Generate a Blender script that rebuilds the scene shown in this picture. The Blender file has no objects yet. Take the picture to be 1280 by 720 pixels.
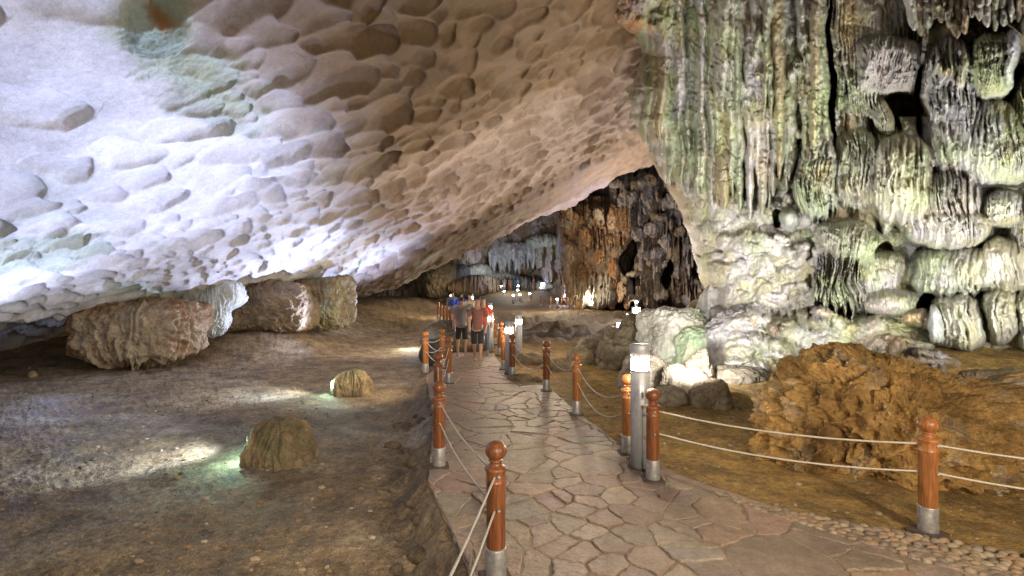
import bpy, bmesh, math, random
import numpy as np
from mathutils import Vector, Matrix

rng = np.random.default_rng(7)
random.seed(7)
C = bpy.context.scene.collection
CAMZ = 1.95
F = 640.0          # focal length of the photograph in its own pixels
HY = 355.0         # its horizon row

def px2x(px, Y): return (px - 640.0) / F * Y
def py2z(py, Y): return CAMZ + (HY - py) / F * Y

# ------------------------------------------------------------------ noise
_perm = np.concatenate([rng.permutation(256)] * 3).astype(np.int32)
_g = rng.normal(size=(256, 3)).astype(np.float32)
_g /= np.linalg.norm(_g, axis=1)[:, None]

def perlin(P):
    P = np.asarray(P, np.float32)
    sh = P.shape[:-1]
    P = P.reshape(-1, 3)
    i = np.floor(P).astype(np.int32); f = P - i; i &= 255
    u = f * f * f * (f * (f * 6 - 15) + 10)
    out = 0
    for dx in (0, 1):
        wx = u[:, 0] if dx else 1 - u[:, 0]
        for dy in (0, 1):
            wy = u[:, 1] if dy else 1 - u[:, 1]
            for dz in (0, 1):
                wz = u[:, 2] if dz else 1 - u[:, 2]
                h = _perm[_perm[_perm[(i[:, 0] + dx) & 255] + ((i[:, 1] + dy) & 255)] + ((i[:, 2] + dz) & 255)]
                g = _g[h]
                d = g[:, 0] * (f[:, 0] - dx) + g[:, 1] * (f[:, 1] - dy) + g[:, 2] * (f[:, 2] - dz)
                out = out + wx * wy * wz * d
    return (out * 1.5).reshape(sh)

def fbm(P, o=4, gain=.5, ridge=False):
    P = np.asarray(P, np.float32); a = 1; s = 0; n = 0
    for k in range(o):
        v = perlin(P * (2.03 ** k) + 17.3 * k)
        if ridge: v = 1 - 2 * np.abs(v)
        s = s + a * v; n += a; a *= gain
    return s / n

_jit = rng.random((4096, 3)).astype(np.float32)
def worley(P):
    P = np.asarray(P, np.float32); sh = P.shape[:-1]; P = P.reshape(-1, 3)
    i = np.floor(P).astype(np.int64)
    F1 = np.full(len(P), 9., np.float32); F2 = F1.copy(); ID = np.zeros(len(P), np.int64)
    for dx in (-1, 0, 1):
        for dy in (-1, 0, 1):
            for dz in (-1, 0, 1):
                c = i + np.array([dx, dy, dz])
                h = (c[:, 0] * 73856093 ^ c[:, 1] * 19349663 ^ c[:, 2] * 83492791) & 4095
                d = np.linalg.norm(c + _jit[h] - P, axis=1)
                m = d < F1
                F2 = np.where(m, F1, np.minimum(F2, d)); ID = np.where(m, h, ID); F1 = np.where(m, d, F1)
    return F1.reshape(sh), F2.reshape(sh), ID.reshape(sh)

def sst(a, b, x):
    t = np.clip((x - a) / (b - a), 0, 1); return t * t * (3 - 2 * t)
def mix(a, b, t):
    return np.asarray(a) * (1 - t[..., None]) + np.asarray(b) * t[..., None]
def V3(x, y, z): return np.stack(np.broadcast_arrays(x, y, z), -1).astype(np.float32)

# ------------------------------------------------------------------ object helpers
def link(name, me, mat, parent=None):
    o = bpy.data.objects.new(name, me); C.objects.link(o)
    if mat: me.materials.append(mat)
    if parent: o.parent = parent
    return o
def tag(o, label=None, cat=None, group=None, kind=None):
    if label: o['label'] = label
    if cat: o['category'] = cat
    if group: o['group'] = group
    if kind: o['kind'] = kind
    return o
def empty(name, loc, label, cat, group=None, rz=0):
    o = bpy.data.objects.new(name, None); C.objects.link(o)
    o.location = loc; o.rotation_euler = (0, 0, rz); o.empty_display_size = .1
    return tag(o, label, cat, group)
def np_mesh(name, verts, quads, cols=None, smooth=True):
    me = bpy.data.meshes.new(name)
    verts = np.asarray(verts, np.float32).reshape(-1, 3); quads = np.asarray(quads, np.int32)
    me.vertices.add(len(verts)); me.vertices.foreach_set('co', verts.ravel())
    k = quads.shape[1]
    me.loops.add(quads.size); me.loops.foreach_set('vertex_index', quads.ravel())
    me.polygons.add(len(quads)); me.polygons.foreach_set('loop_start', np.arange(len(quads), dtype=np.int32) * k)
    me.polygons.foreach_set('use_smooth', np.full(len(quads), smooth))
    me.update(calc_edges=True)
    if cols is not None:
        a = me.color_attributes.new('Col', 'FLOAT_COLOR', 'POINT')
        c = np.ones((len(verts), 4), np.float32); c[:, :3] = np.clip(np.asarray(cols).reshape(-1, 3), 0, 1)
        a.data.foreach_set('color', c.ravel())
    return me
def grid_mesh(name, P, cols, mask=None, smooth=True):
    h, w = P.shape[:2]
    idx = np.arange(h * w, dtype=np.int32).reshape(h, w)
    q = np.stack([idx[:-1, :-1], idx[:-1, 1:], idx[1:, 1:], idx[1:, :-1]], -1).reshape(-1, 4)
    vv = P.reshape(-1, 3); cc = None if cols is None else cols.reshape(-1, 3)
    if mask is not None:
        mm = mask.reshape(-1)
        q = q[mm[q].all(1)]
        used = np.zeros(h * w, bool); used[q.ravel()] = True
        re = np.cumsum(used) - 1
        q = re[q]; vv = vv[used]; cc = None if cc is None else cc[used]
    return np_mesh(name, vv, q, cc, smooth)
def lathe(name, prof, n=24, mat=None, parent=None, smooth=True):
    v = []; q = []
    for r, z in prof:
        for k in range(n):
            a = 2 * math.pi * k / n; v.append((r * math.cos(a), r * math.sin(a), z))
    for i in range(len(prof) - 1):
        for k in range(n):
            q.append((i * n + k, i * n + (k + 1) % n, (i + 1) * n + (k + 1) % n, (i + 1) * n + k))
    me = np_mesh(name, v, q, None, smooth)
    return link(name, me, mat, parent)
def box(name, sx, sy, z0, z1, mat, parent, x=0, y=0, bev=.004):
    bm = bmesh.new(); bmesh.ops.create_cube(bm, size=1)
    for v in bm.verts:
        v.co = Vector((x + v.co.x * sx, y + v.co.y * sy, (z0 + z1) / 2 + v.co.z * (z1 - z0)))
    if bev: bmesh.ops.bevel(bm, geom=bm.edges[:], offset=bev, segments=2, affect='EDGES')
    me = bpy.data.meshes.new(name); bm.to_mesh(me); bm.free()
    return link(name, me, mat, parent)
def copy_tree(o, parent=None):
    c = o.copy(); C.objects.link(c); c.parent = parent
    for ch in list(o.children): copy_tree(ch, c)
    return c

# ------------------------------------------------------------------ materials
class NT:
    def __init__(s, name):
        s.m = bpy.data.materials.new(name); s.m.use_nodes = True
        s.t = s.m.node_tree; s.t.nodes.clear()
        s.out = s.n('ShaderNodeOutputMaterial'); s.b = s.n('ShaderNodeBsdfPrincipled')
        s.l(s.b.outputs[0], s.out.inputs[0])
    def n(s, typ, **kw):
        x = s.t.nodes.new(typ)
        for k, v in kw.items():
            if k.startswith('i_'): x.inputs[k[2:].replace('_', ' ')].default_value = v
            else: setattr(x, k, v)
        return x
    def l(s, a, b): s.t.links.new(a, b)
    def noise(s, vec, scale, detail=6, rough=.6, dist=0):
        x = s.n('ShaderNodeTexNoise'); x.inputs['Scale'].default_value = scale
        x.inputs['Detail'].default_value = detail; x.inputs['Roughness'].default_value = rough
        x.inputs['Distortion'].default_value = dist
        if vec is not None: s.l(vec, x.inputs['Vector'])
        return x.outputs[0]
    def ramp(s, fac, stops):
        x = s.n('ShaderNodeValToRGB'); e = x.color_ramp.elements
        for k, (p, c) in enumerate(stops):
            if k >= 2: e.new(p)
            e[k].position = p; e[k].color = (c, c, c, 1) if isinstance(c, (int, float)) else (*c, 1)
        s.l(fac, x.inputs[0]); return x.outputs[0]
    def mixc(s, fac, a, b, mode='MIX'):
        x = s.n('ShaderNodeMix', data_type='RGBA', blend_type=mode)
        for sock, v in ((x.inputs[0], fac), (x.inputs[6], a), (x.inputs[7], b)):
            if hasattr(v, 'is_output'): s.l(v, sock)
            elif isinstance(v, (int, float)): sock.default_value = v
            else: sock.default_value = (*v, 1)
        return x.outputs[2]
    def math(s, op, a, b=None):
        x = s.n('ShaderNodeMath', operation=op)
        for k, v in enumerate((a, b)):
            if v is None: continue
            if hasattr(v, 'is_output'): s.l(v, x.inputs[k])
            else: x.inputs[k].default_value = v
        return x.outputs[0]
    def pos(s, sc=(1, 1, 1)):
        g = s.n('ShaderNodeNewGeometry'); m = s.n('ShaderNodeMapping'); m.inputs['Scale'].default_value = sc
        s.l(g.outputs['Position'], m.inputs['Vector']); return m.outputs[0]
    def obj(s, sc=(1, 1, 1)):
        g = s.n('ShaderNodeTexCoord'); m = s.n('ShaderNodeMapping'); m.inputs['Scale'].default_value = sc
        s.l(g.outputs['Object'], m.inputs['Vector']); return m.outputs[0]
    def bump(s, h, strength, dist, prev=None):
        x = s.n('ShaderNodeBump'); x.inputs['Strength'].default_value = strength; x.inputs['Distance'].default_value = dist
        s.l(h, x.inputs['Height'])
        if prev is not None: s.l(prev, x.inputs['Normal'])
        return x.outputs[0]

def rock_mat(name, fine=6., bumpd=.03, var=.5, dark=.45, rough=.75, streak=None, crack=0., spec=.35, stain=None, stainscale=1.1):
    t = NT(name)
    at = t.n('ShaderNodeAttribute', attribute_name='Col').outputs[0]
    p = t.pos(); ps = t.pos(streak) if streak else p
    n1 = t.noise(ps, fine * .35, 8, .65)
    n2 = t.noise(ps, fine * 2.2, 8, .7)
    col = t.mixc(var, at, t.mixc(1., at, t.ramp(n1, [(.3, dark), (.62, 1.25)]), 'MULTIPLY'))
    col = t.mixc(var * .8, col, t.mixc(1., col, t.ramp(n2, [(.33, dark), (.6, 1.2)]), 'MULTIPLY'))
    n4 = t.noise(p, fine * 9., 5, .75)
    col = t.mixc(var * .7, col, t.mixc(1., col, t.ramp(n4, [(.36, dark), (.6, 1.2)]), 'MULTIPLY'))
    if stain:
        n3 = t.noise(p, stainscale, 6, .65)
        col = t.mixc(t.ramp(n3, [(.52, 0.), (.68, .75)]), col, stain)
    h = t.math('ADD', t.noise(ps, fine, 9, .66), t.math('MULTIPLY', t.noise(p, fine * 6, 4, .65), .3))
    nb = t.bump(h, 1., bumpd)
    if crack:
        v = t.n('ShaderNodeTexVoronoi', feature='DISTANCE_TO_EDGE'); v.inputs['Scale'].default_value = crack
        w = t.n('ShaderNodeVectorMath', operation='ADD')
        nn = t.n('ShaderNodeTexNoise'); nn.inputs['Scale'].default_value = crack * 1.3; t.l(p, nn.inputs['Vector']); nn.inputs['Detail'].default_value = 4
        sc_ = t.n('ShaderNodeVectorMath', operation='SCALE'); t.l(nn.outputs[1], sc_.inputs[0]); sc_.inputs['Scale'].default_value = .9
        t.l(p, w.inputs[0]); t.l(sc_.outputs[0], w.inputs[1]); t.l(w.outputs[0], v.inputs['Vector'])
        ce = t.ramp(v.outputs['Distance'], [(0., 0.), (.012, 1.)])
        msk = t.ramp(t.noise(p, .9, 3), [(.56, 0.), (.66, 1.)])
        ce2 = t.math('MAXIMUM', ce, t.math('SUBTRACT', 1., msk))
        nb = t.bump(ce2, .5, .008, nb)
        col = t.mixc(1., col, t.ramp(ce2, [(0., .7), (1., 1.)]), 'MULTIPLY')
    t.l(col, t.b.inputs['Base Color']); t.l(nb, t.b.inputs['Normal'])
    t.l(t.ramp(n1, [(.2, max(.1, rough - .2)), (.8, min(1., rough + .15))]), t.b.inputs['Roughness'])
    t.b.inputs['Specular IOR Level'].default_value = spec
    return t.m

M = {}
M['ceiling'] = rock_mat('pale_limestone', 5., .018, .42, .58, .8, None, .9)
M['wall'] = rock_mat('flowstone', 6., .035, .55, .48, .7, (1.6, 1.6, .5), .8, .4)
M['far'] = rock_mat('far_flowstone', 1.6, .2, .6, .4, .8, (1.5, 1.5, .5))
M['rock'] = rock_mat('rough_limestone', 9., .05, .7, .38, .75)
M['spongy'] = rock_mat('spongy_rock', 11., .06, .75, .3, .8)
M['ground'] = rock_mat('damp_clay', 7., .08, 1., .38, .82, None, .0, .45)
M['mortar'] = rock_mat('sand_mortar', 14., .02, .6, .5, .85)
M['stone'] = rock_mat('slate_flagstone', 5., .03, .65, .5, .45, None, 0, .5)
M['pebble'] = rock_mat('river_pebble', 20., .006, .4, .6, .55)

def simple(name, col, rough=.5, metal=0., nscale=30., bumpd=.001, var=.25, streak=(1, 1, 1), coat=0.):
    t = NT(name); p = t.obj(streak); n = t.noise(p, nscale, 6, .6)
    c = t.mixc(1., col, t.ramp(n, [(.3, 1 - var), (.7, 1 + var * .4)]), 'MULTIPLY')
    t.l(c, t.b.inputs['Base Color']); t.b.inputs['Metallic'].default_value = metal
    t.l(t.ramp(n, [(.3, rough * .75), (.7, min(1, rough * 1.3))]), t.b.inputs['Roughness'])
    t.l(t.bump(n, .5, bumpd), t.b.inputs['Normal'])
    if coat: t.b.inputs['Coat Weight'].default_value = coat; t.b.inputs['Coat Roughness'].default_value = .12
    return t.m
M['wood'] = simple('varnished_wood', (.25, .085, .028), .48, 0, 9., .002, .65, (6, 6, .5), .3)
M['woodlight'] = simple('orange_varnished_wood', (.39, .15, .042), .48, 0, 9., .002, .6, (6, 6, .5), .3)
M['sleeve'] = simple('galvanised_sleeve', (.42, .41, .40), .45, .55, 25., .001, .4)
M['lampbody'] = simple('painted_steel', (.50, .52, .55), .42, .25, 14., .0006, .15)
M['plate'] = simple('rusty_plate', (.12, .09, .07), .7, .3, 40., .002, .5)
M['ropem'] = simple('cotton_rope', (.62, .58, .50), .85, 0, 130., .003, .4)
def glow(name, col, s):
    t = NT(name); t.b.inputs['Base Color'].default_value = (.8, .8, .8, 1)
    t.b.inputs['Emission Color'].default_value = (*col, 1); t.b.inputs['Emission Strength'].default_value = s
    return t.m
LAMP = 210.
M['glow'] = glow('lamp_glow', (1., .86, .66), LAMP)
M['glowmid'] = glow('mid_lamp_glow', (1., .80, .55), 190.)
M['glowfar'] = glow('far_lamp_glow', (1., .84, .62), 160.)
M['glowblue'] = glow('blue_lamp_glow', (.45, .5, 1.), 45.)

# ------------------------------------------------------------------ the ceiling slab
QX, QY, P0 = .476, -.141, 8.52
NV = np.array([QX, QY, -1.]); NV /= np.linalg.norm(NV)
RS = .025
sx0, sx1, ty0, ty1 = -20., 16., 2., 30.
nx = int((sx1 - sx0) / RS); ny = int((ty1 - ty0) / RS)
GX, GY = np.meshgrid(np.linspace(sx0, sx1, nx), np.linspace(ty0, ty1, ny))
GX = GX.astype(np.float32); GY = GY.astype(np.float32)
GZ = QX * GX + QY * GY + P0
ZZ = np.zeros_like(GX)
Hc = .35 * fbm(V3(GX * .16, GY * .16, ZZ), 3) + .09 * fbm(V3(GX * .5, GY * .4, ZZ + 5), 3) + .06 * perlin(V3(GX * 1.3, GY * 1.3, ZZ + 8))
cups = []
def cup_params(x, y):
    z = QX * x + QY * y + P0
    kx = x / y; py = HY - (z - CAMZ) / y * F; px = 640 + kx * F
    R_ = random.random(); J = random.uniform(.88, 1.12)
    if y > 22.6 - .12 * (px - 640) / 40 and px > 430: return (J * .22 if R_ < .4 else 0, .12, 1.5)
    if px < 230 and py < 190: return (J * .42 if R_ < .05 else 0, .16, 1.3)
    if px < 280 and py < 290: return (J * random.choice([.3, .42]) if R_ < .28 else 0, .2, 1.3)
    if x > -4.4 and y < 15: return (random.choice([.22, .3, .4, .5, .58]) * J if R_ < .8 else 0, .30, 1.5)
    if x > -3.6: return (random.choice([.16, .24, .34, .45]) * J, .28, 1.45)
    if py > 280 or x < -6: return (random.choice([.15, .22, .32, .42]) * J, .26, 1.45)
    return (random.choice([.18, .3, .42, .52]) * J, .30, 1.45)
from collections import defaultdict
cell = defaultdict(list)
tries = 0
while tries < 30000:
    tries += 1
    x = random.uniform(-19, 15); y = random.uniform(3, 29)
    z = QX * x + QY * y + P0
    if z < -.6: continue
    r, d, el = cup_params(x, y)
    if r == 0: continue
    ck = (int(x // .7), int(y // .7)); ok = True
    for a in (-1, 0, 1):
        for b in (-1, 0, 1):
            for (xx, yy, rr) in cell[(ck[0] + a, ck[1] + b)]:
                if (xx - x) ** 2 + (yy - y) ** 2 < (.72 * (r + rr)) ** 2: ok = False
    if not ok or random.random() < .12: continue
    cell[ck].append((x, y, r)); cups.append((x, y, r, d, el))
Hb = Hc.copy(); Tc = np.zeros_like(Hc)
for (x, y, r, d, el) in cups:
    R = r * el
    i0 = max(0, int((x - R - sx0) / RS)); i1 = min(nx, int((x + R - sx0) / RS) + 1)
    j0 = max(0, int((y - R - ty0) / RS)); j1 = min(ny, int((y + R - ty0) / RS) + 1)
    if i1 - i0 < 3 or j1 - j0 < 3: continue
    th = 1.15 + random.gauss(0, .3)
    dx = GX[j0:j1, i0:i1] - x; dy = GY[j0:j1, i0:i1] - y
    u = dx * math.cos(th) + dy * math.sin(th); v = -dx * math.sin(th) + dy * math.cos(th)
    a = R; b = r * random.uniform(.75, 1.)
    q = np.sqrt((u / a) ** 2 + (v / b) ** 2 + 1e-6) + .12 * perlin(V3(dx * 2.6 / (r + .3) + x, dy * 2.6 / (r + .3), dx * 0 + y))
    q = q * (1 + .16 * np.sin(random.choice([2, 3, 3]) * np.arctan2(v, u) + random.uniform(0, 6)))
    wgt = .12 + .88 * np.clip((u / a + 1) / 2, 0, 1) ** .8
    e = random.choice([.4, .5, .6, .9])
    hc = -d * r / .35 * random.uniform(.65, 1.15) * np.clip(1 - q * q, 0, 1) ** e * wgt
    sub = Hc[j0:j1, i0:i1]; b0 = Hb[j0:j1, i0:i1]
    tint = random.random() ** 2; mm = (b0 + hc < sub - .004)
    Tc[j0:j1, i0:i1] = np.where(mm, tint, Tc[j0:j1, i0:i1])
    aa_, bb_ = sub, b0 + hc; kk_ = .035; t_ = np.clip(.5 + .5 * (bb_ - aa_) / kk_, 0, 1)
    inw = sst(1.12, 1., q)
    Hc[j0:j1, i0:i1] = np.where(q < 1.12, (bb_ * (1 - t_) + aa_ * t_ - kk_ * t_ * (1 - t_)) * inw + sub * (1 - inw), sub)
Hc = Hc + .012 * fbm(V3(GX * 2.2, GY * 2.2, ZZ), 4)
del ZZ
def sampleH(x, y, Hc=None):
    if Hc is None: Hc = globals()['Hc']
    fx = np.clip((x - sx0) / RS, 0, nx - 1.01); fy = np.clip((y - ty0) / RS, 0, ny - 1.01)
    i = fx.astype(int); j = fy.astype(int); a = fx - i; b = fy - j
    return (Hc[j, i] * (1 - a) + Hc[j, i + 1] * a) * (1 - b) + (Hc[j + 1, i] * (1 - a) + Hc[j + 1, i + 1] * a) * b

KX = np.linspace(-1.35, .62, 1100); W = np.linspace(1 / 27., .21, 600)
kx, w = np.meshgrid(KX, W)
Y = 1 / w
Y = Y + sst(19, 27, Y) * (1.6 * perlin(V3(kx * 7, kx * 0 + 3, w * 0)) + .5 * perlin(V3(kx * 30, kx * 0 + 9, w * 0)))
X = kx * Y
Z = QX * X + QY * Y + P0
h = sampleH(X, Y); hb_ = sampleH(X, Y, Hb); tint = sampleH(X, Y, Tc)
# undercut niche along the foot of the slab, and rough torn ground near the floor
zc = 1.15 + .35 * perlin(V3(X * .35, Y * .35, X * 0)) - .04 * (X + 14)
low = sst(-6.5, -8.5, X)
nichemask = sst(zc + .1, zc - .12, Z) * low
P = V3(X, Y, Z)
rag = sst(2.2, .6, Z) * .22 * fbm(P * .9 + 40, 5, .55, True) * sst(-7, -9, X)
moss = sst(.22, .5, fbm(V3(X * .33 + 3, Y * .33, X * 0), 4)) * sst(-2.5, -5, X) * sst(3.9, 2.2, Z)
_nn = fbm(V3(X, Y, Z) * 1.1 + 12, 4, .6)
moss = np.maximum(moss, sst(1.1, .7, np.hypot(X + 9.5, (Y - 10.2) * .8) + .8 * _nn))
moss = np.maximum(moss, .8 * sst(.7, .4, np.hypot(X + 4.9, (Y - 8.4) * .45) + .7 * _nn))
moss = np.maximum(moss, sst(.5, .38, np.hypot(X + 4.74, Y - 6.9) + .25 * _nn))
h = h + .12 * sst(.40, .25, np.hypot(X + 4.74, Y - 6.9)) - .2 * sst(.42, .3, np.hypot((X + 4.15) * .8, (Y - 6.6) * 1.3)) - .95 * nichemask + rag + moss * (.03 + .13 * fbm(P * 2.2, 5, .6))
edge = sst(24.5, 27, 1 / w)
h = h + edge * .5 * fbm(P * .45 + 9, 5, .6) 
U3 = np.array([.62, .75, QX * .62 + QY * .75]); U3 /= np.linalg.norm(U3)
P = P + NV * h[..., None] - U3 * (np.clip(sampleH(X, Y) - hb_, -1, 0) * .75)[..., None]
# curl the rim upwards at the far edge and give it thickness
rows = []
for k, (dy, dz) in enumerate([(6., 7.), (3.2, 4.2), (1.7, 2.2), (.8, 1.0), (.3, .35)]):
    r = P[0].copy(); r[:, 1] += dy; r[:, 0] += r[:, 0] / r[:, 1] * 0; r[:, 2] += dz
    r[:, 2] += .35 * perlin(r * .8); rows.append(r)
P = np.concatenate([np.stack(rows), P], 0)
Xf, Yf, Zf = P[..., 0], P[..., 1], P[..., 2]
n_lo = fbm(P * .22, 4); n_md = fbm(P * .9 + 30, 5, .6)
tan = sst(-5.6, -2.9, Xf + 2.0 * n_lo + .8 * n_md + .05 * (Yf - 10))  # white-to-tan split painted in, partly rock colour, partly reach of the floods
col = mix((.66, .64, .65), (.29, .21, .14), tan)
pink = sst(13.2, 15.5, Yf + 1.2 * n_md) * sst(21.5, 20, Yf) * tan
col = mix(col, (.50, .385, .32), pink)
strip = sst(20.8, 22.2, Yf + .02 * Xf + .8 * n_md) * sst(-9.5, -7, Xf)
col = mix(col, mix((.14, .095, .065), (.30, .235, .23), sst(-1, 5, Xf)), strip)
rimw = sst(25.6, 26.4, Yf + .5 * n_md) * sst(-2.5, 3, Xf)
col = mix(col, (.42, .35, .40), rimw)
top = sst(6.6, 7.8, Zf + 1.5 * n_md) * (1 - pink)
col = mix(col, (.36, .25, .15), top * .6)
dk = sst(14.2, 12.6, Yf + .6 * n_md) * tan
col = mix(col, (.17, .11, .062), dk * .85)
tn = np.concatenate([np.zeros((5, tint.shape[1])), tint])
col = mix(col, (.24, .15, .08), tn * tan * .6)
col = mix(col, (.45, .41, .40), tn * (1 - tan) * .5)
gr = sst(.12, .4, fbm(P * .45 + 77, 4)) * sst(4.4, 1.5, Zf + n_md)
col = mix(col, (.47, .60, .50), gr * .6)
col = mix(col, (.36, .40, .31), np.concatenate([np.zeros((5, moss.shape[1])), moss]) * .8)
# the green-lichened seam up the left part of the slab (world position)
dseam = np.hypot(Xf + 4.85, np.maximum(0, np.abs(Yf - 7.9) - 1.1)) + .75 * n_md + .3 * n_lo
col = mix(col, (.36, .40, .27), sst(.5, .12, dseam) * .8)
col = mix(col, (.27, .33, .27), sst(.46, .26, np.hypot(Xf + 4.74, Yf - 6.9) + .25 * n_md))
col = mix(col, (.20, .11, .04), sst(.45, .32, np.hypot((Xf + 4.15) * .8, (Yf - 6.6) * 1.3) + .3 * n_md))
col = mix(col, (.27, .19, .11), sst(.1, .5, fbm(P * .7 + 15, 5, .6)) * tan * .6)
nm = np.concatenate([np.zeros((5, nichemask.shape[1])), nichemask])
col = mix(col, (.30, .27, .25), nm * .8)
brn = sst(.1, .45, fbm(P * 1.1 + 20, 4)) * sst(1.9, .9, Zf) * sst(-7, -9, Xf)
col = mix(col, (.28, .17, .09), brn * .7)
mask = (Zf > -1.2)
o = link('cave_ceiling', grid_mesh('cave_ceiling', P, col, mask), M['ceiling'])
tag(o, kind='structure', label='sloping scalloped limestone ceiling, white on the left and brown towards the top')
del P, col, X, Z, h

# ------------------------------------------------------------------ relief walls made of many formations
class Relief:
    def __init__(s, x0, x1, y0, y1, step):
        s.step = step; s.x0 = x0; s.y0 = y0
        s.px = np.arange(x0, x1, step); s.py = np.arange(y0, y1, step)
        s.PX, s.PY = np.meshgrid(s.px, s.py)
        s.h = np.zeros_like(s.PX); s.col = np.zeros(s.PX.shape + (3,)); s.nid = 0
        s.wx = 10 * perlin(V3(s.PX / 80, s.PY / 80, s.PX * 0 + 31)) + 8 * fbm(V3(s.PX / 34, s.PY / 34, s.PX * 0), 4, .55); s.wy = 10 * perlin(V3(s.PX / 80, s.PY / 80, s.PX * 0 + 51)) + 8 * fbm(V3(s.PX / 34, s.PY / 34, s.PX * 0 + 11), 4, .55)
    def dummy(s): pass
    def win(s, xa, xb, ya, yb):
        i0 = max(0, int((xa - s.x0) / s.step)); i1 = min(len(s.px), int((xb - s.x0) / s.step) + 2)
        j0 = max(0, int((ya - s.y0) / s.step)); j1 = min(len(s.py), int((yb - s.y0) / s.step) + 2)
        return slice(j0, j1), slice(i0, i1)
    def blob(s, cx, cy, rx, ry, hh, color, p=2.4, lift=.12, flute=0., ff=.35, warp=1., pw=.5, ragged=0.):
        sl = s.win(cx - rx * 1.3 - 8, cx + rx * 1.3 + 8, cy - ry * 1.3 - 8, cy + ry * 1.3 + 8)
        X = s.PX[sl] + s.wx[sl] * warp; Y = s.PY[sl] + s.wy[sl] * warp
        if X.size == 0: return
        dx = (X - cx) / rx; dy = (Y - cy) / ry
        if ragged:
            dy = dy + ragged * np.where(dy > 0, dy, 0) * perlin(V3(X * ff * .8, X * 0 + cx, X * 0 + cy))
        q = np.abs(dx) ** p + np.abs(dy) ** p
        fuse = min(rx, ry) > 17
        m = q < (1.5 if fuse else 1)
        hf = lift + hh * np.clip(1 - q, 0, 1) ** pw
        if flute:
            hf = hf + flute * (np.abs(perlin(V3(X * ff, Y * .018 + cy, X * 0 + cx))) * 2 - .4)
        if flute: hf = hf + flute * .5 * perlin(V3(X * ff * 2.3, Y * .05 + cy, X * 0 + cx))
        c = np.asarray(color) * random.uniform(.85, 1.12)
        if fuse:
            hf = hf - 1.2 * np.clip(q - 1, 0, 1)
            k_ = .16; hh_ = np.clip(.5 + .5 * (hf - s.h[sl]) / k_, 0, 1)
            sm_ = s.h[sl] * (1 - hh_) + hf * hh_ + k_ * hh_ * (1 - hh_)
            s.col[sl] = np.where(m[..., None], mix(s.col[sl], c, hh_ * .75), s.col[sl])
            s.h[sl] = np.where(m, sm_, s.h[sl])
            return
        m &= hf > s.h[sl]
        s.h[sl] = np.where(m, hf, s.h[sl])
        s.col[sl][m] = c
    def drip(s, x, yt, yb, w, hh, color, lift=0., pt=2.2, lean=0.):
        sl = s.win(x - w * 1.5 - abs(lean) - 4, x + w * 1.5 + abs(lean) + 4, yt, yb + 3)
        X = s.PX[sl] + s.wx[sl] * .5; Y = s.PY[sl]
        if X.size == 0: return
        t = np.clip((Y - yt) / (yb - yt), 0, 1)
        ww = w * (1 - t ** pt) ** .55 + .01
        ww = ww * (1 + .12 * np.sin(Y * .16 + x))
        dx = (X - x - lean * t) / ww
        m = (np.abs(dx) < 1) & (Y < yb) & (Y > yt)
        hf = (lift * (.4 + .6 * t) + hh * np.sqrt(np.clip(1 - dx * dx, 0, 1)) * (.45 + .55 * np.sqrt(t)))
        hf = hf * sst(0, .06, t) + s.h[sl] * (1 - sst(0, .06, t)) if lift < 0 else hf
        m &= hf > s.h[sl]
        s.h[sl] = np.where(m, hf, s.h[sl])
        s.col[sl][m] = np.asarray(color) * random.uniform(.82, 1.15)
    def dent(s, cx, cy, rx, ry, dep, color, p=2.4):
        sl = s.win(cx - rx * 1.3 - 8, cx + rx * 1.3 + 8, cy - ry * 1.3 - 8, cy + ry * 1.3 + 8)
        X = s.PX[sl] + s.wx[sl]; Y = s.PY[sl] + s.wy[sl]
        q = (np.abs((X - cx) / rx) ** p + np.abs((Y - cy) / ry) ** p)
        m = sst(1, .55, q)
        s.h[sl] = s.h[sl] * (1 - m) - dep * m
        s.col[sl] = mix(s.col[sl], color, sst(1.05, .75, q))  # dark brown painted into each hollow, shade as well as mud
def gauss_depth(PX, PY, pts, sig):
    num = 0; den = 0
    for (x, y, d) in pts:
        wg = np.exp(-((PX - x) ** 2 + (PY - y) ** 2) / (2 * sig * sig)) + 1e-9
        num = num + wg * d; den = den + wg
    return num / den

WHITE = (.58, .56, .52); GREEN = (.37, .41, .28); PALEG = (.47, .48, .38); GREY = (.40, .38, .36); OCHRE = (.46, .39, .24)
YEL = (.53, .51, .37); PURP = (.38, .35, .40); MUDSHADE = (.17, .115, .06); BRN = (.24, .17, .10); ORG = (.42, .20, .07)
def pick(*cs): return random.choice(cs)

R = Relief(742, 1400, -90, 515, 1.)
R.col[:] = mix(GREY, PALEG, sst(-.3, .3, fbm(V3(R.PX / 60, R.PY / 90, R.PX * 0 + 4), 4)))
# general lumpy underlayer
for k in range(360):
    x = random.uniform(770, 1390); y = random.uniform(-80, 440)
    if x < 850 and y > 250: continue
    R.blob(x, y, random.uniform(9, 34), random.uniform(9, 30), random.uniform(.08, .3), pick(GREY, PALEG, WHITE, OCHRE, GREEN), lift=random.uniform(-.05, .1), flute=.03, ff=.25)
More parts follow.
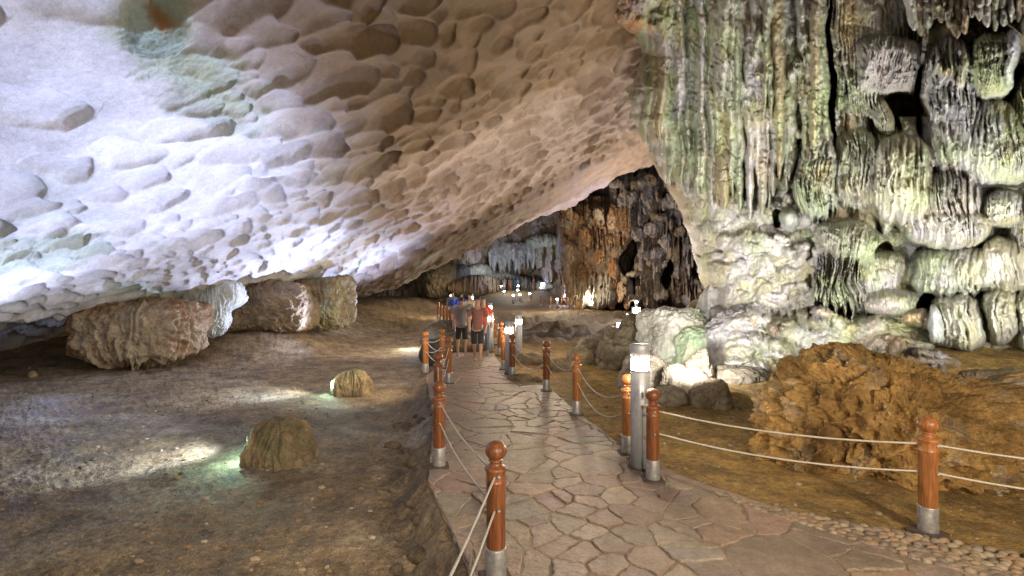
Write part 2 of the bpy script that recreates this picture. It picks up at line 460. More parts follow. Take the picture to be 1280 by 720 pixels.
# small knobbly shells in the bright lower middle
for k in range(260):
    x = random.gauss(935, 48); y = random.uniform(245, 372)
    if x < 850: continue
    rr_ = random.uniform(4, 15)
    R.blob(x, y, rr_, rr_ * random.uniform(.6, 1.3), random.uniform(.05, .16), pick(WHITE, YEL, WHITE, PALEG, GREY), p=2, lift=.1 + .2 * random.random(), warp=1.4)
R.blob(950, 350, 70, 45, .45, (.60, .57, .48), p=3, lift=.1, flute=.02)
for k in range(130):
    x = random.gauss(950, 38); y = random.uniform(300, 368); rr_ = random.uniform(4, 13)
    R.blob(x, y, rr_, rr_ * random.uniform(.5, 1.1), random.uniform(.04, .12), pick(WHITE, YEL, WHITE, WHITE), p=2, lift=.44 + .12 * random.random(), warp=1.4)
for k in range(26):
    x = 905 + k * 4.6 + random.uniform(-2, 2)
    R.drip(x, 345 + random.uniform(-12, 12), random.uniform(385, 402), random.uniform(4, 9), .2, (.60, .58, .52), lift=.34, pt=5)
# the long curtains of the upper left part
for k in range(760):
    x = random.uniform(795, 1085); f = (x - 795) / 290
    yt = random.uniform(-90, 150); L = random.choice([random.uniform(35, 110), random.uniform(90, 230)])
    yb = yt + L
    lim = np.interp(x, [795, 830, 860, 900, 960, 1000, 1085], [120, 210, 215, 235, 262, 215, 240])
    if yb > lim: continue
    w = random.uniform(3.5, 10.) * (1.25 if yt > 40 else .85)
    c = pick(WHITE, (.46, .42, .42), GREEN, PALEG, (.44, .37, .28)) if yt < 30 else pick(GREEN, PALEG, GREEN, WHITE, OCHRE, (.36, .38, .26))
    R.drip(x, yt, yb, w, random.uniform(.12, .3), c, lift=random.uniform(.05, .55) * (1 - .45 * (yb > 150)), lean=random.uniform(-4, 4), pt=random.uniform(2, 6))
for k in range(90):           # small bulbs hanging in the curtains
    x = random.uniform(885, 1030); y = random.uniform(20, 200)
    R.blob(x, y, random.uniform(4, 9), random.uniform(7, 17), .22, pick(GREEN, PALEG, (.40, .46, .30)), lift=random.uniform(.35, .62), flute=.03, ff=.5, warp=.4)
for k in range(85):          # long continuous folds
    x = random.uniform(806, 1036); top_ = random.uniform(-90, 70)
    lim = float(np.interp(x, [800, 830, 860, 900, 960, 1000, 1040], [150, 225, 240, 262, 285, 215, 175]))
    R.drip(x, top_, min(lim, top_ + random.uniform(130, 300)), random.uniform(5, 11), random.uniform(.25, .45), pick(GREEN, PALEG, OCHRE, WHITE, (.44, .40, .36), (.40, .43, .28)), lift=random.uniform(.35, .85), lean=random.uniform(-10, 10), pt=random.uniform(2, 7))
for (x, a, b, w) in [(968, 60, 240, 7), (953, 110, 228, 8), (985, 90, 215, 9), (1003, 20, 130, 10), (1018, 10, 190, 9), (905, 70, 175, 8), (925, 100, 200, 11), (940, 150, 250, 9), (860, 120, 245, 12), (835, 130, 230, 13), (880, 150, 262, 13), (1030, 0, 175, 7)]:
    R.drip(x, a, b, w, .3, pick(GREEN, PALEG, OCHRE), lift=.5, lean=random.uniform(-6, 6), pt=4)
# rough torn shelf on the far left of the wall and the brown roof lump above it
for k in range(60):
    R.blob(random.uniform(785, 850), random.uniform(70, 135), random.uniform(7, 20), random.uniform(4, 10), .25, pick(WHITE, PURP, GREY, PALEG), lift=.25, ragged=.4)
for k in range(80):
    x = random.uniform(745, 850); y = random.uniform(-90, 50 - (850 - x) * .28)
    R.blob(x, y, random.uniform(7, 22), random.uniform(6, 18), .35, pick(ORG, BRN, (.34, .19, .08), (.4, .28, .16)), lift=random.uniform(.1, .5), flute=.05)
# curtain with white hem, hanging plate and hollow
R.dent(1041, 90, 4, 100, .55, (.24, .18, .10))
for k in range(24):
    x = 1046 + k * 4.7; R.drip(x, -90, np.interp(k, [0, 8, 16, 23], [60, 150, 55, 48]) + random.uniform(-8, 8), random.uniform(5, 9), .25, pick(WHITE, PALEG, (.42, .33, .24)), lift=.55, lean=5)
for k in range(12):
    R.drip(1050 + k * 3.2, 20 + k * 9, 128 + k * 2.5, 4.5, .3, WHITE if k % 3 == 0 else GREEN, lift=.62, lean=14)
R.blob(1112, 82, 37, 40, .35, (.37, .33, .33), p=4, lift=.75, flute=.05)
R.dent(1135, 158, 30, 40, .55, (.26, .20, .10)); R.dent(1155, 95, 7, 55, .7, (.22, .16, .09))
R.blob(1105, 150, 14, 20, .3, PALEG, lift=.4, flute=.05)
for k in range(16):
    x = 1140 + k * 9.5; R.drip(x, -90, 34 + 10 * math.sin(k * 1.3) + random.uniform(-4, 6), random.uniform(8, 14), .4, pick((.40, .31, .24), WHITE, PALEG, GREY), lift=.9, pt=6)
R.blob(1160, 45, 30, 34, .2, (.33, .26, .17), lift=.3)
R.blob(1235, 40, 60, 26, .2, (.33, .26, .17), lift=.5)
# the big hanging blocks
R.blob(1188, 100, 31, 54, .6, (.44, .43, .47), p=3.4, lift=.6, flute=.22, ff=.16)
for k in range(11): R.drip(1164 + k * 5.2, 78 + random.uniform(-4, 8), 146 + random.uniform(-12, 14), 3.6, .16, pick(WHITE, (.45, .45, .5)), lift=1.22, pt=3)
R.blob(1241, 82, 29, 44, .5, (.45, .48, .33), p=3, lift=.8, flute=.07)
R.blob(1262, 75, 10, 40, .4, (.47, .48, .55), p=3, lift=1.0)
R.dent(1277, 100, 9, 24, .3, MUDSHADE)
R.blob(1225, 178, 68, 52, .55, (.42, .41, .42), p=2.6, lift=.55, flute=.12, ff=.12)
R.blob(1255, 190, 50, 40, .6, (.45, .49, .27), p=2.6, lift=.55, flute=.05)
R.blob(1330, 160, 60, 80, .6, (.40, .42, .33), p=2.6, lift=.5, flute=.1)
R.blob(1020, 205, 21, 38, .5, (.42, .40, .37), p=2.5, lift=.55, flute=.1, ff=.3)
R.blob(1022, 232, 22, 40, .5, (.42, .48, .37), p=2.5, lift=.7, flute=.14, ff=.3, ragged=.5)
R.blob(1068, 215, 30, 50, .45, PALEG, p=2.5, lift=.35, flute=.14, ff=.2)
R.blob(1128, 222, 39, 56, .75, YEL, p=2.7, lift=.55, flute=.14, ff=.12, ragged=.3)
R.blob(1180, 248, 48, 32, .5, (.52, .49, .46), p=2.6, lift=.5, flute=.16, ff=.18, ragged=.3)
for (cx_, y0_, y1_, wd_, n_) in [(1190, 150, 232, 60, 13), (1245, 150, 236, 60, 12), (1128, 190, 268, 34, 9), (1185, 258, 312, 50, 12), (1262, 235, 300, 40, 9), (1200, 312, 374, 60, 13), (1265, 300, 368, 40, 9), (1068, 180, 258, 26, 7), (1200, 372, 432, 40, 10), (1270, 370, 430, 30, 7)]:
    for k in range(max(3, n_ // 2)):
        x = cx_ + random.uniform(-wd_, wd_)
        R.drip(x, y0_ + random.uniform(-14, 20), y1_ - random.uniform(0, 24) - abs(x - cx_) / wd_ * 14, random.uniform(5, 13), .16, pick(WHITE, PALEG, (.50, .48, .36), GREY, YEL), lift=.66 + random.uniform(0, .2), lean=random.uniform(-7, 7), pt=3)
R.dent(973, 272, 7, 14, .25, MUDSHADE); R.blob(987, 273, 12, 17, .45, (.40, .42, .40), lift=.35)
R.blob(1062, 303, 48, 26, .55, (.35, .37, .27), p=2.5, lift=.45, flute=.06)
R.blob(1052, 345, 36, 42, .4, (.25, .22, .20), p=2.8, lift=.5, flute=.26, ff=.28, ragged=.6)
for k in range(14): R.drip(1024 + k * 4.6, 315, 362 + random.uniform(0, 24), 3.6, .14, (.27, .24, .21), lift=.8, pt=3)
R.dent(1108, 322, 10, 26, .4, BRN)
R.blob(1112, 268, 8, 20, .25, WHITE, lift=.25)
R.blob(1185, 285, 54, 27, .6, (.46, .45, .41), p=3, lift=.5, flute=.1, ff=.14)
R.blob(1255, 262, 26, 26, .5, PALEG, p=2.5, lift=.45, flute=.06)
R.blob(1315, 290, 50, 50, .5, GREY, p=2.5, lift=.45, flute=.06)
R.blob(1195, 342, 58, 32, .55, (.38, .40, .33), p=2.8, lift=.4, flute=.1, ff=.12, ragged=.3)
R.blob(1262, 335, 42, 34, .5, (.44, .42, .32), p=2.6, lift=.45, flute=.08, ff=.12)
R.blob(1102, 345, 28, 32, .4, GREY, p=2.5, lift=.3, flute=.05)
R.blob(1118, 377, 40, 20, .6, (.30, .28, .27), p=2.4, lift=.4, flute=.03)
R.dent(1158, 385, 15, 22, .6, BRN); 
R.blob(1198, 402, 38, 32, .75, (.42, .43, .35), p=3.2, lift=.35, flute=.07, ff=.12)
R.blob(1168, 405, 9, 24, .3, (.45, .45, .50), p=3, lift=.95)
R.blob(1255, 395, 22, 32, .65, (.40, .40, .32), p=3, lift=.35, flute=.07, ff=.12)
R.blob(1290, 400, 22, 40, .65, (.40, .42, .36), p=3, lift=.35, flute=.07, ff=.12)
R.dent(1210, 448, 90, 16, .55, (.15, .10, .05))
# sloping base of pale talus, then brown ledges to the right
for (x, y, rx, ry, c) in [(905, 432, 40, 34, (.55, .53, .47)), (948, 455, 45, 34, (.52, .50, .42)), (985, 420, 50, 30, (.42, .38, .30)), (1040, 425, 60, 30, (.28, .22, .15)), (1110, 425, 60, 26, (.25, .20, .14)), (1090, 408, 34, 16, (.30, .28, .25)), (1160, 455, 50, 14, BRN), (1235, 470, 60, 12, BRN), (880, 460, 34, 24, (.48, .54, .40)), (895, 390, 20, 14, PURP), (915, 400, 22, 18, PURP), (1265, 480, 40, 8, PALEG)]:
    R.blob(x, y, rx, ry, .7, c, p=2.3, lift=.15, flute=0)
for k in range(90):
    x = random.uniform(885, 1180); y = random.uniform(395, 480)
    R.blob(x, y, random.uniform(8, 26), random.uniform(6, 16), random.uniform(.2, .5), (WHITE if x < 965 else pick(BRN, (.26, .20, .14), (.30, .26, .21))), p=2, lift=random.uniform(.35, .75), warp=1.8)
D0 = gauss_depth(R.PX, R.PY, [(770, -80, 11.5), (770, 20, 12), (800, 100, 13), (820, 200, 13.5), (850, 290, 13.4), (870, 340, 13.2), (880, 400, 12.6), (890, 450, 11.6), (920, 500, 10.2),
    (960, -60, 10), (960, 60, 10.4), (960, 200, 11.3), (960, 330, 11.4), (960, 430, 11.), (960, 500, 9.6), (1100, -60, 8.8), (1100, 60, 9.3), (1100, 200, 10.), (1100, 350, 10.4), (1100, 430, 10.2), (1100, 500, 9.4),
    (1280, -60, 7.8), (1280, 60, 8.2), (1280, 200, 9.), (1280, 350, 9.6), (1280, 440, 9.9), (1280, 500, 9.7), (1400, 60, 7.5), (1400, 200, 8.2), (1400, 440, 9.5)], 62)
kx = (R.PX - 640) / F; ky = (HY - R.PY) / F
P = V3(kx * D0, D0, CAMZ + ky * D0)
hh = R.h * 1.4 + .15 * fbm(P * V3(2.2, 2.2, 1.3), 5, .55) + .035 * fbm(P * V3(6, 6, 2.2), 4, .6, True) - .05 * sst(.1, .0, np.abs(fbm(P * V3(1.5, 1.5, 1.2) + 33, 4, .6)))
vr = fbm(P * V3(6., 6., .55), 4, .6)
hh = hh + .10 * np.abs(vr) * sst(300, 150, R.PY)
xl = np.interp(R.PY, [-90, 0, 25, 45, 70, 110, 150, 180, 215, 240, 265, 300, 330, 360, 375, 395, 520], [742, 748, 760, 795, 803, 786, 790, 806, 822, 836, 851, 862, 869, 880, 878, 876, 872])
xl = xl + 5 * fbm(V3(R.PX / 50, R.PY / 22, R.PX * 0 + 2), 2, .5)
e = np.clip(1 - (R.PX - xl) / 52, 0, 1)
D = D0 - hh + 2.4 * (1 - np.sqrt(np.clip(1 - e * e, 0, 1)))
P = V3(kx * D, D, CAMZ + ky * D)
c = R.col
n1 = fbm(P * .8 + 3, 4); n2 = fbm(P * V3(3, 3, .7) + 8, 5, .6)
c = mix(c, (.36, .43, .22), sst(.0, .35, n1) * .6)
c = mix(c, (.50, .46, .24), sst(.1, .4, fbm(P * .9 + 120, 4)) * .55)
c = c * .92
c = mix(c, (.52, .50, .50), sst(.08, .38, n2) * .5)
c = mix(c, (.38, .29, .15), sst(.12, .4, fbm(P * 1.6 + 50, 5, .6)) * .6)
c = mix(c, (.40, .37, .46), sst(.12, .4, fbm(P * 1.1 + 90, 4)) * .45)
o = link('cave_wall', grid_mesh('cave_wall', P, c, R.PX > xl), M['wall'])
tag(o, kind='structure', label='green and white stalactite wall with hanging flowstone curtains')
del P, D0, hh, c

# far chamber wall
B = Relief(470, 930, 150, 400, .8)
B.col[:] = (.26, .20, .15); B.wx *= .35; B.wy *= .7
for k in range(260):
    x = random.uniform(480, 925); y = random.uniform(155, 392)
    B.blob(x, y, random.uniform(5, 18), random.uniform(6, 20), random.uniform(.6, 1.8), pick((.28, .25, .24), (.26, .19, .13), (.33, .28, .27), (.22, .17, .12)), lift=random.uniform(-.3, .5), flute=.3, ff=.5, warp=.7)
for k in range(110):         # grey hanging mass right of the column
    x = random.uniform(765, 890); yt = random.uniform(190, 300)
    B.drip(x, yt, min(yt + random.uniform(25, 80), 350), random.uniform(2.5, 6), 1.2, pick((.34, .31, .31), (.38, .35, .37), (.30, .24, .18)), lift=random.uniform(6, 9), pt=3)
for k in range(150): B.blob(random.uniform(770, 895), random.uniform(190, 385), random.uniform(2, 10), random.uniform(3, 14), random.uniform(.3, 1.4), pick((.32, .29, .28), (.28, .22, .16), (.36, .33, .34)), lift=random.uniform(5.5, 8.6), flute=.3, ff=.7)
for (x, y, rx, ry) in [(815, 352, 18, 42), (850, 345, 22, 42), (835, 300, 30, 30), (872, 375, 20, 25)]:
    B.blob(x, y, rx, ry, 2.5, (.27, .20, .14), lift=5., flute=1.4, ff=.4)
B.blob(745, 320, 43, 70, 4., (.30, .18, .10), p=4, lift=5, flute=1.2, ff=.32)
for k in range(130): B.blob(random.uniform(706, 786), random.uniform(262, 380), random.uniform(2, 8), random.uniform(3, 16), random.uniform(.3, 1.), pick((.36, .20, .10), (.28, .17, .09), (.42, .30, .20), (.32, .25, .18)), lift=random.uniform(8, 9.2), flute=.3, ff=.7)
for k in range(40):
    x = random.uniform(706, 786); B.drip(x, random.uniform(250, 300), random.uniform(320, 378), random.uniform(1.5, 5), .9, pick((.40, .20, .08), (.34, .18, .08), (.45, .34, .22)), lift=8.2, pt=6)
for k in range(16):
    x = random.uniform(736, 766); B.drip(x, random.uniform(275, 320), random.uniform(355, 374), random.uniform(2, 4.5), 1.6, (.62, .58, .48), lift=9.3, pt=6)
for k in range(14):
    x = random.uniform(697, 715); B.drip(x, random.uniform(278, 290), random.uniform(325, 345), random.uniform(2, 4), 1.6, (.52, .47, .62), lift=7.8, pt=4)
for k in range(16):
    x = random.uniform(771, 800); B.drip(x, 262, random.uniform(288, 304), random.uniform(2, 4), 1.5, (.45, .40, .42), lift=8.6, pt=3)
B.blob(730, 362, 26, 20, 3, (.30, .27, .18), lift=7, flute=.8); B.blob(752, 372, 20, 14, 3, (.48, .46, .40), lift=8, flute=.5)
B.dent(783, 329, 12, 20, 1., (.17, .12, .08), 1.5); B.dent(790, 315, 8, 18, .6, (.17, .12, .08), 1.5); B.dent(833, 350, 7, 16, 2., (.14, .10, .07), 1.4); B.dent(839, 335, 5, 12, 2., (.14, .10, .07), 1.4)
B.blob(792, 345, 10, 4, 1.5, (.40, .36, .33), lift=8)
for k in range(42):
    x = random.uniform(610, 700); B.drip(x, 303, random.uniform(325, 345), random.uniform(2, 4.5), 1.5, (.50, .52, .56) if x < 668 else (.30, .29, .24), lift=1.5, pt=4)
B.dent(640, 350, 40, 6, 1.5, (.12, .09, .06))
for (x, y, rx, ry) in [(628, 352, 28, 9), (600, 342, 18, 9), (660, 358, 30, 7)]: B.blob(x, y, rx, ry, 2, (.42, .43, .37), lift=.6, flute=.2)
B.blob(680, 300, 22, 9, 1.5, (.42, .45, .40), lift=1.5, flute=.3)
B.blob(552, 350, 26, 24, 3, (.20, .17, .11), lift=3); B.blob(590, 362, 34, 14, 3, (.22, .16, .10), lift=5, flute=.5); B.blob(576, 345, 10, 12, 2, (.10, .12, .15), lift=4)
D0 = gauss_depth(B.PX, B.PY, [(480, 200, 50), (560, 300, 52), (560, 380, 50), (640, 200, 56), (640, 300, 68), (640, 370, 70), (700, 300, 60), (740, 200, 46), (740, 300, 48), (740, 380, 48), (820, 200, 40), (820, 300, 42), (820, 380, 40), (900, 200, 36), (900, 300, 36), (900, 390, 34)], 38)
kx = (B.PX - 640) / F; ky = (HY - B.PY) / F
P = V3(kx * D0, D0, CAMZ + ky * D0)
D = D0 - B.h - .9 * fbm(P * V3(.5, .5, .3), 5, .6) - .55 * fbm(P * V3(1.5, 1.5, .8), 5, .65, True)
P = V3(kx * D, D, CAMZ + ky * D)
c = mix(B.col, (.20, .15, .10), sst(.1, .4, fbm(P * .4, 5, .6)) * .5)
o = link('far_cave_wall', grid_mesh('far_cave_wall', P, c), M['far'])
tag(o, kind='structure', label='back wall of the far chamber with an orange column')
del P, D0, c

# ------------------------------------------------------------------ ground
_yl = [0.5, 1.5, 2.5, 3.42, 5.1, 7.5, 10.9, 12, 14, 20, 30, 45, 60]
_xl = [.95, .55, .05, -.27, -.84, -1.15, -1.85, -1.75, -1.75, -2.45, -3.9, -5.2, -4.5]
_yr = [0.5, 1.5, 2.2, 2.9, 3.35, 3.85, 4.46, 5.3, 7.56, 9.45, 11.3, 13, 20, 30, 45, 60]
_xr = [16., 12., 8.5, 5.6, 4.3, 3.3, 2.2, 1.5, 1.06, .74, .12, -.35, -1.1, -2.3, -3.6, -3.2]
def xl_(y): return np.interp(y, _yl, _xl)
def xr_(y): return np.interp(y, _yr, _xr)
def terrain(X, Y, hi=True):
    P = V3(X, Y, X * 0)
    n = fbm(P * .35, 4)
    dl = xl_(Y) - X; dr = X - xr_(Y)
    left = -.34 + .10 * n
    left = left + np.where(Y > 16, sst(16, 30, Y) * (.25 * fbm(P * .3 + 5, 4, .55, True) + .2), 0)
    right = -.05 + .10 * n * sst(0, 1.5, dr) + .03
    pit = sst(14, 18, Y) * sst(40, 30, Y) * sst(.6, 2.5, dr)
    right = right + pit * (-.35 + .8 * fbm(P * V3(.35, .8, 1) + 8, 5, .55, True))
    left = left + .72 * sst(-5.5, -8.5, X) * sst(13.8, 17.5, Y)
    far = sst(48, 62, Y)
    z = np.where(dl > 0, 0, right)
    tl = sst(-.02, .34, dl + .12 * fbm(P * 2.2, 4) * (1 if hi else 0))
    z = np.where(dl > -.1, -.06 * (1 - tl) + left * tl, z)
    z = np.where((dl <= -.1) & (dr < 0), -.07, z)
    z = z + far * 1.25
    # the floor climbs to meet the foot of the right wall and the slab
    z = z + .55 * sst(2.4, 5.5, X - .15 * Y) * sst(8, 10.5, Y) * sst(16, 13, Y)
    z = z + .35 * sst(1.5, 4.5, X - .4 * (Y - 9)) * sst(7.6, 9.2, Y) * sst(14, 12, Y)
    if hi:
        z = z + (dl > 0) * (.05 * fbm(P * 1.6, 5, .6) + .03 * fbm(P * 5, 4, .65, True)) * np.clip(dl / .3, 0, 1)
        rub = sst(.9, .1, dl) * (dl > 0) * sst(13, 9, Y)
        F1, F2, _ = worley(P[::1, ::1] * 6.5)
        z = z + rub * .07 * (F2 - F1) + rub * .05 * fbm(P * 6, 3)
        z = z + (dr > 0) * (.02 * fbm(P * 2.2, 5, .6)) * np.clip(dr / .3, 0, 1)
    return z
kx, w = np.meshgrid(np.linspace(-1.9, 2.2, 1250), np.linspace(1 / 85., .62, 480))
Y = 1 / w; X = kx * Y
Z = terrain(X, Y)
P = V3(X, Y, Z)
dl = xl_(Y) - X
n1 = fbm(P * .5, 5); n2 = fbm(P * 2.1, 5, .62)
c = mix((.31, .235, .15), (.47, .42, .33), sst(-.1, .35, fbm(V3(X * .35 + .2 * Y, Y * .6, X * 0), 5, .6)))
c = mix(c, (.19, .13, .07), sst(.05, .45, n2) * .6)
c = mix(c, mix((.38, .27, .14), (.28, .19, .095), sst(-.2, .3, n2)), sst(9, 15, Y + 3 * n1) * .9)
cr = mix((.46, .29, .085), (.37, .235, .085), sst(-.2, .4, n1))
cr = mix(cr, (.36, .27, .14), sst(.1, .5, n2) * .6)
c = mix(c, cr, sst(-.2, -.6, dl))
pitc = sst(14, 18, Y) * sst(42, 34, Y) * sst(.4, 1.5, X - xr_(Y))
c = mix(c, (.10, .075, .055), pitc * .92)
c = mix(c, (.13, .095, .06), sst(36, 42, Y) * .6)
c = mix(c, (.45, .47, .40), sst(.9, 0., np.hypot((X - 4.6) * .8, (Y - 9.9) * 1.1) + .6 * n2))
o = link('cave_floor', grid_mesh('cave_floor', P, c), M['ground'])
tag(o, kind='structure', label='damp uneven clay floor of the cave')
del P, c, X, Z, Y

# ------------------------------------------------------------------ path: base, flagstones, pebble border
ys = np.concatenate([np.arange(.6, 14, .05), np.arange(14, 60, .3)])
ts = np.linspace(0, 1, 40)
Yp = np.repeat(ys[:, None], len(ts), 1); Xp = xl_(ys)[:, None] * (1 - ts) + xr_(ys)[:, None] * ts
far = 1.25 * sst(48, 62, Yp)
Zp = -.009 + .008 * fbm(V3(Xp * 3, Yp * 3, Xp * 0), 3) + far
Pm = V3(Xp, Yp, Zp)
# ragged masonry flank on both sides
fl = []
for k in range(1, 9):
    q = Pm[:, 0].copy(); q[:, 2] -= .055 * k; q[:, 0] += .09 * fbm(V3(q[:, 1] * 3.2, q[:, 2] * 7, q[:, 1] * 0), 4, .6) - .01 * k + .03
    q[:, 2] += .02 * perlin(V3(q[:, 1] * 4, q[:, 2] * 0 + k, q[:, 1] * 0)); fl.insert(0, q)
fr = []
for k in range(1, 4):
    q = Pm[:, -1].copy(); q[:, 2] -= .04 * k; fr.append(q)
Pm = np.concatenate([np.stack(fl, 1), Pm, np.stack(fr, 1)], 1)
cm = mix((.37, .29, .19), (.25, .19, .13), sst(-.2, .3, fbm(Pm * 2, 4)))
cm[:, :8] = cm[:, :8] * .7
path = link('path', grid_mesh('path', Pm, cm), M['mortar']); tag(path, kind='structure', label='raised flagstone walkway winding into the cave')

pts = []
def stone_r(y): return .27
cand = 0
grid = defaultdict(list)
while cand < 26000:
    cand += 1
    y = 2.3 + 36 * random.random() ** 1.6; x = random.uniform(-5.2, 5.6)
    if x < xl_(y) - .25 or x > xr_(y) + .25 or x > 1.9 * y: continue
    r = random.choice([.12, .2, .3, .4, .48]) if y < 15 else random.choice([.25, .4, .5])
    key = (int(x // .8), int(y // .8)); ok = True
    for a in (-1, 0, 1):
        for b in (-1, 0, 1):
            for (xx, yy, rr) in grid[(key[0] + a, key[1] + b)]:
                if ((xx - x) * .85) ** 2 + ((yy - y)) ** 2 < (.62 * (r + rr)) ** 2: ok = False
    if ok: grid[key].append((x, y, r)); pts.append((x, y, r))
pb_lo = lambda x: np.interp(x, [1.9, 2.2, 2.9, 3.6, 4.4, 6], [4.7, 4.34, 3.62, 3.14, 2.68, 2.0])   # inner edge of the pebbles
sv = []; sf = []; sc_ = []
def add_poly(poly, y0, rgb, zt, tilt, th=.03, rough=.017, bev=.009):
    poly = np.array(poly); cen = poly.mean(0)
    pp = []
    for i in range(len(poly)):
        a = poly[i]; b = poly[(i + 1) % len(poly)]; L = np.linalg.norm(b - a)
        if L < .02: continue
        n = max(1, int(L / .045)); nrm = np.array([b[1] - a[1], a[0] - b[0]]) / L
        for k in range(n):
            t = k / n; s = .35 if k == 0 else 1
            pp.append(a + (b - a) * t + nrm * (rough * random.uniform(-1, .6) if k else -.008))
    if len(pp) < 5: return
    pp = np.array(pp); d = cen - pp; dl_ = np.linalg.norm(d, axis=1)[:, None] + 1e-6
    n = len(pp); base = len(sv)
    zf = 1.25 * float(sst(48, 62, np.array(y0)))
    def zz(p, dz): return zf + zt + dz + tilt[0] * (p[0] - cen[0]) + tilt[1] * (p[1] - cen[1])
    for p in pp: sv.append((p[0], p[1], zz(p, -th)))
    for p in pp: sv.append((p[0], p[1], zz(p, -bev * .7)))
    for p in pp + d / dl_ * bev: sv.append((p[0], p[1], zz(p, 0)))
    sv.append((cen[0], cen[1], zz(cen, .001)))
    sc_.extend([rgb] * (3 * n + 1))
    for i in range(n):
        j = (i + 1) % n
        sf.append((base + i, base + j, base + n + j, base + n + i))
        sf.append((base + n + i, base + n + j, base + 2 * n + j, base + 2 * n + i))
        sf.append((base + 2 * n + i, base + 2 * n + j, base + 3 * n))
pa = np.array([(p[0], p[1]) for p in pts])
for (x, y, r) in pts:
    poly = [(-1.4, -1.4), (1.4, -1.4), (1.4, 1.4), (-1.4, 1.4)]
    d = pa - (x, y); dd = np.hypot(d[:, 0], d[:, 1])
    for k in np.argsort(dd)[1:22]:
        v = d[k]; L = dd[k]
        if L > 2.2: break
        nrm = v / L; off = L / 2 + (r * r - pts[k][2] ** 2) / (2 * L) * .5 - .006
        new = []
        for i in range(len(poly)):
            a = poly[i]; b = poly[(i + 1) % len(poly)]
            da = a[0] * nrm[0] + a[1] * nrm[1] - off; db = b[0] * nrm[0] + b[1] * nrm[1] - off
            if da <= 0: new.append(a)
            if (da < 0) != (db < 0):
                t = da / (da - db); new.append((a[0] + (b[0] - a[0]) * t, a[1] + (b[1] - a[1]) * t))
        poly = new
        if len(poly) < 3: break
    if len(poly) < 3: continue
    poly = [(x + a, y + b) for a, b in poly]
    q = []
    for a, b in poly:
        a = min(max(a, float(xl_(b)) + .01), float(xr_(b)) - .015)
        if a > 1.9: b = min(b, float(pb_lo(a)) - .02)
        q.append((a, b))
    ar = 0.5 * abs(sum(q[i][0] * q[(i + 1) % len(q)][1] - q[(i + 1) % len(q)][0] * q[i][1] for i in range(len(q))))
    if ar < .012: continue
    base = random.choice([(.32, .235, .18), (.325, .25, .195), (.30, .23, .185), (.33, .235, .175), (.34, .265, .20), (.29, .225, .18)])
    f = random.uniform(.85, 1.12)
    if ar > .10 and random.random() < .6:
        th = random.uniform(0, math.pi); nx_, ny_ = math.cos(th), math.sin(th)
        mx = sum(a for a, b in q) / len(q) + random.uniform(-.08, .08); my = sum(b for a, b in q) / len(q) + random.uniform(-.08, .08)
        for sg in (1, -1):
            new = []
            for i in range(len(q)):
                a, b = q[i], q[(i + 1) % len(q)]
                da = sg * ((a[0] - mx) * nx_ + (a[1] - my) * ny_) + .006; db = sg * ((b[0] - mx) * nx_ + (b[1] - my) * ny_) + .006
                if da <= 0: new.append(a)
                if (da < 0) != (db < 0):
                    t = da / (da - db); new.append((a[0] + (b[0] - a[0]) * t, a[1] + (b[1] - a[1]) * t))
            if len(new) > 2: add_poly(new, y, tuple(v * f * random.uniform(.93, 1.07) for v in base), random.uniform(-.004, .008), (random.gauss(0, .01), random.gauss(0, .01)))
        continue
    add_poly(q, y, tuple(v * f for v in base), random.uniform(-.004, .007), (random.gauss(0, .008), random.gauss(0, .008)))
me = bpy.data.meshes.new('flagstones'); me.from_pydata(sv, [], sf); me.update()
a = me.color_attributes.new('Col', 'FLOAT_COLOR', 'POINT'); cc = np.ones((len(sv), 4), np.float32); cc[:, :3] = sc_
a.data.foreach_set('color', cc.ravel())
link('flagstones', me, M['stone'], path)

# pebbles set on edge between the flagstones and the clay
pv = []; pf = []; pc = []
bm = bmesh.new(); bmesh.ops.create_icosphere(bm, subdivisions=2, radius=1)
ico_v = np.array([v.co[:] for v in bm.verts]); ico_f = np.array([[v.index for v in f.verts] for f in bm.faces]); bm.free()
placed = []
cand = 0
while cand < 30000 and len(placed) < 900:
    cand += 1
    x = random.uniform(1.9, 6.2)
    y1 = float(np.interp(-x, [-16, -5.6, -4.3, -3.3, -2.2, -1.5], [.5, 2.9, 3.35, 3.85, 4.46, 5.3])); y0 = float(pb_lo(x))
    y1 += .04
    if y1 <= y0: continue
    y = random.uniform(y0, y1)
    if any((a - x) ** 2 + (b - y) ** 2 < .055 ** 2 for a, b in placed[-900:]): continue
    placed.append((x, y))
    s = np.array([random.uniform(.032, .055), random.uniform(.022, .034), random.uniform(.02, .032)])
    th = random.uniform(-.9, .3)
    v = ico_v * s * (1 + .08 * perlin(ico_v * 1.5 + x * 9)[:, None])
    v = np.stack([v[:, 0] * math.cos(th) - v[:, 1] * math.sin(th) + x, v[:, 0] * math.sin(th) + v[:, 1] * math.cos(th) + y, v[:, 2] - .006], -1)
    pf.append(ico_f + len(pv) * len(ico_v)); pv.append(v)
    b = random.choice([(.28, .21, .14), (.24, .18, .12), (.32, .26, .18), (.2, .155, .12), (.3, .2, .12)]); pc.append(np.tile(b, (len(ico_v), 1)))
link('pebble_border', np_mesh('pebble_border', np.concatenate(pv), np.concatenate(pf), np.concatenate(pc)), M['pebble'], path)

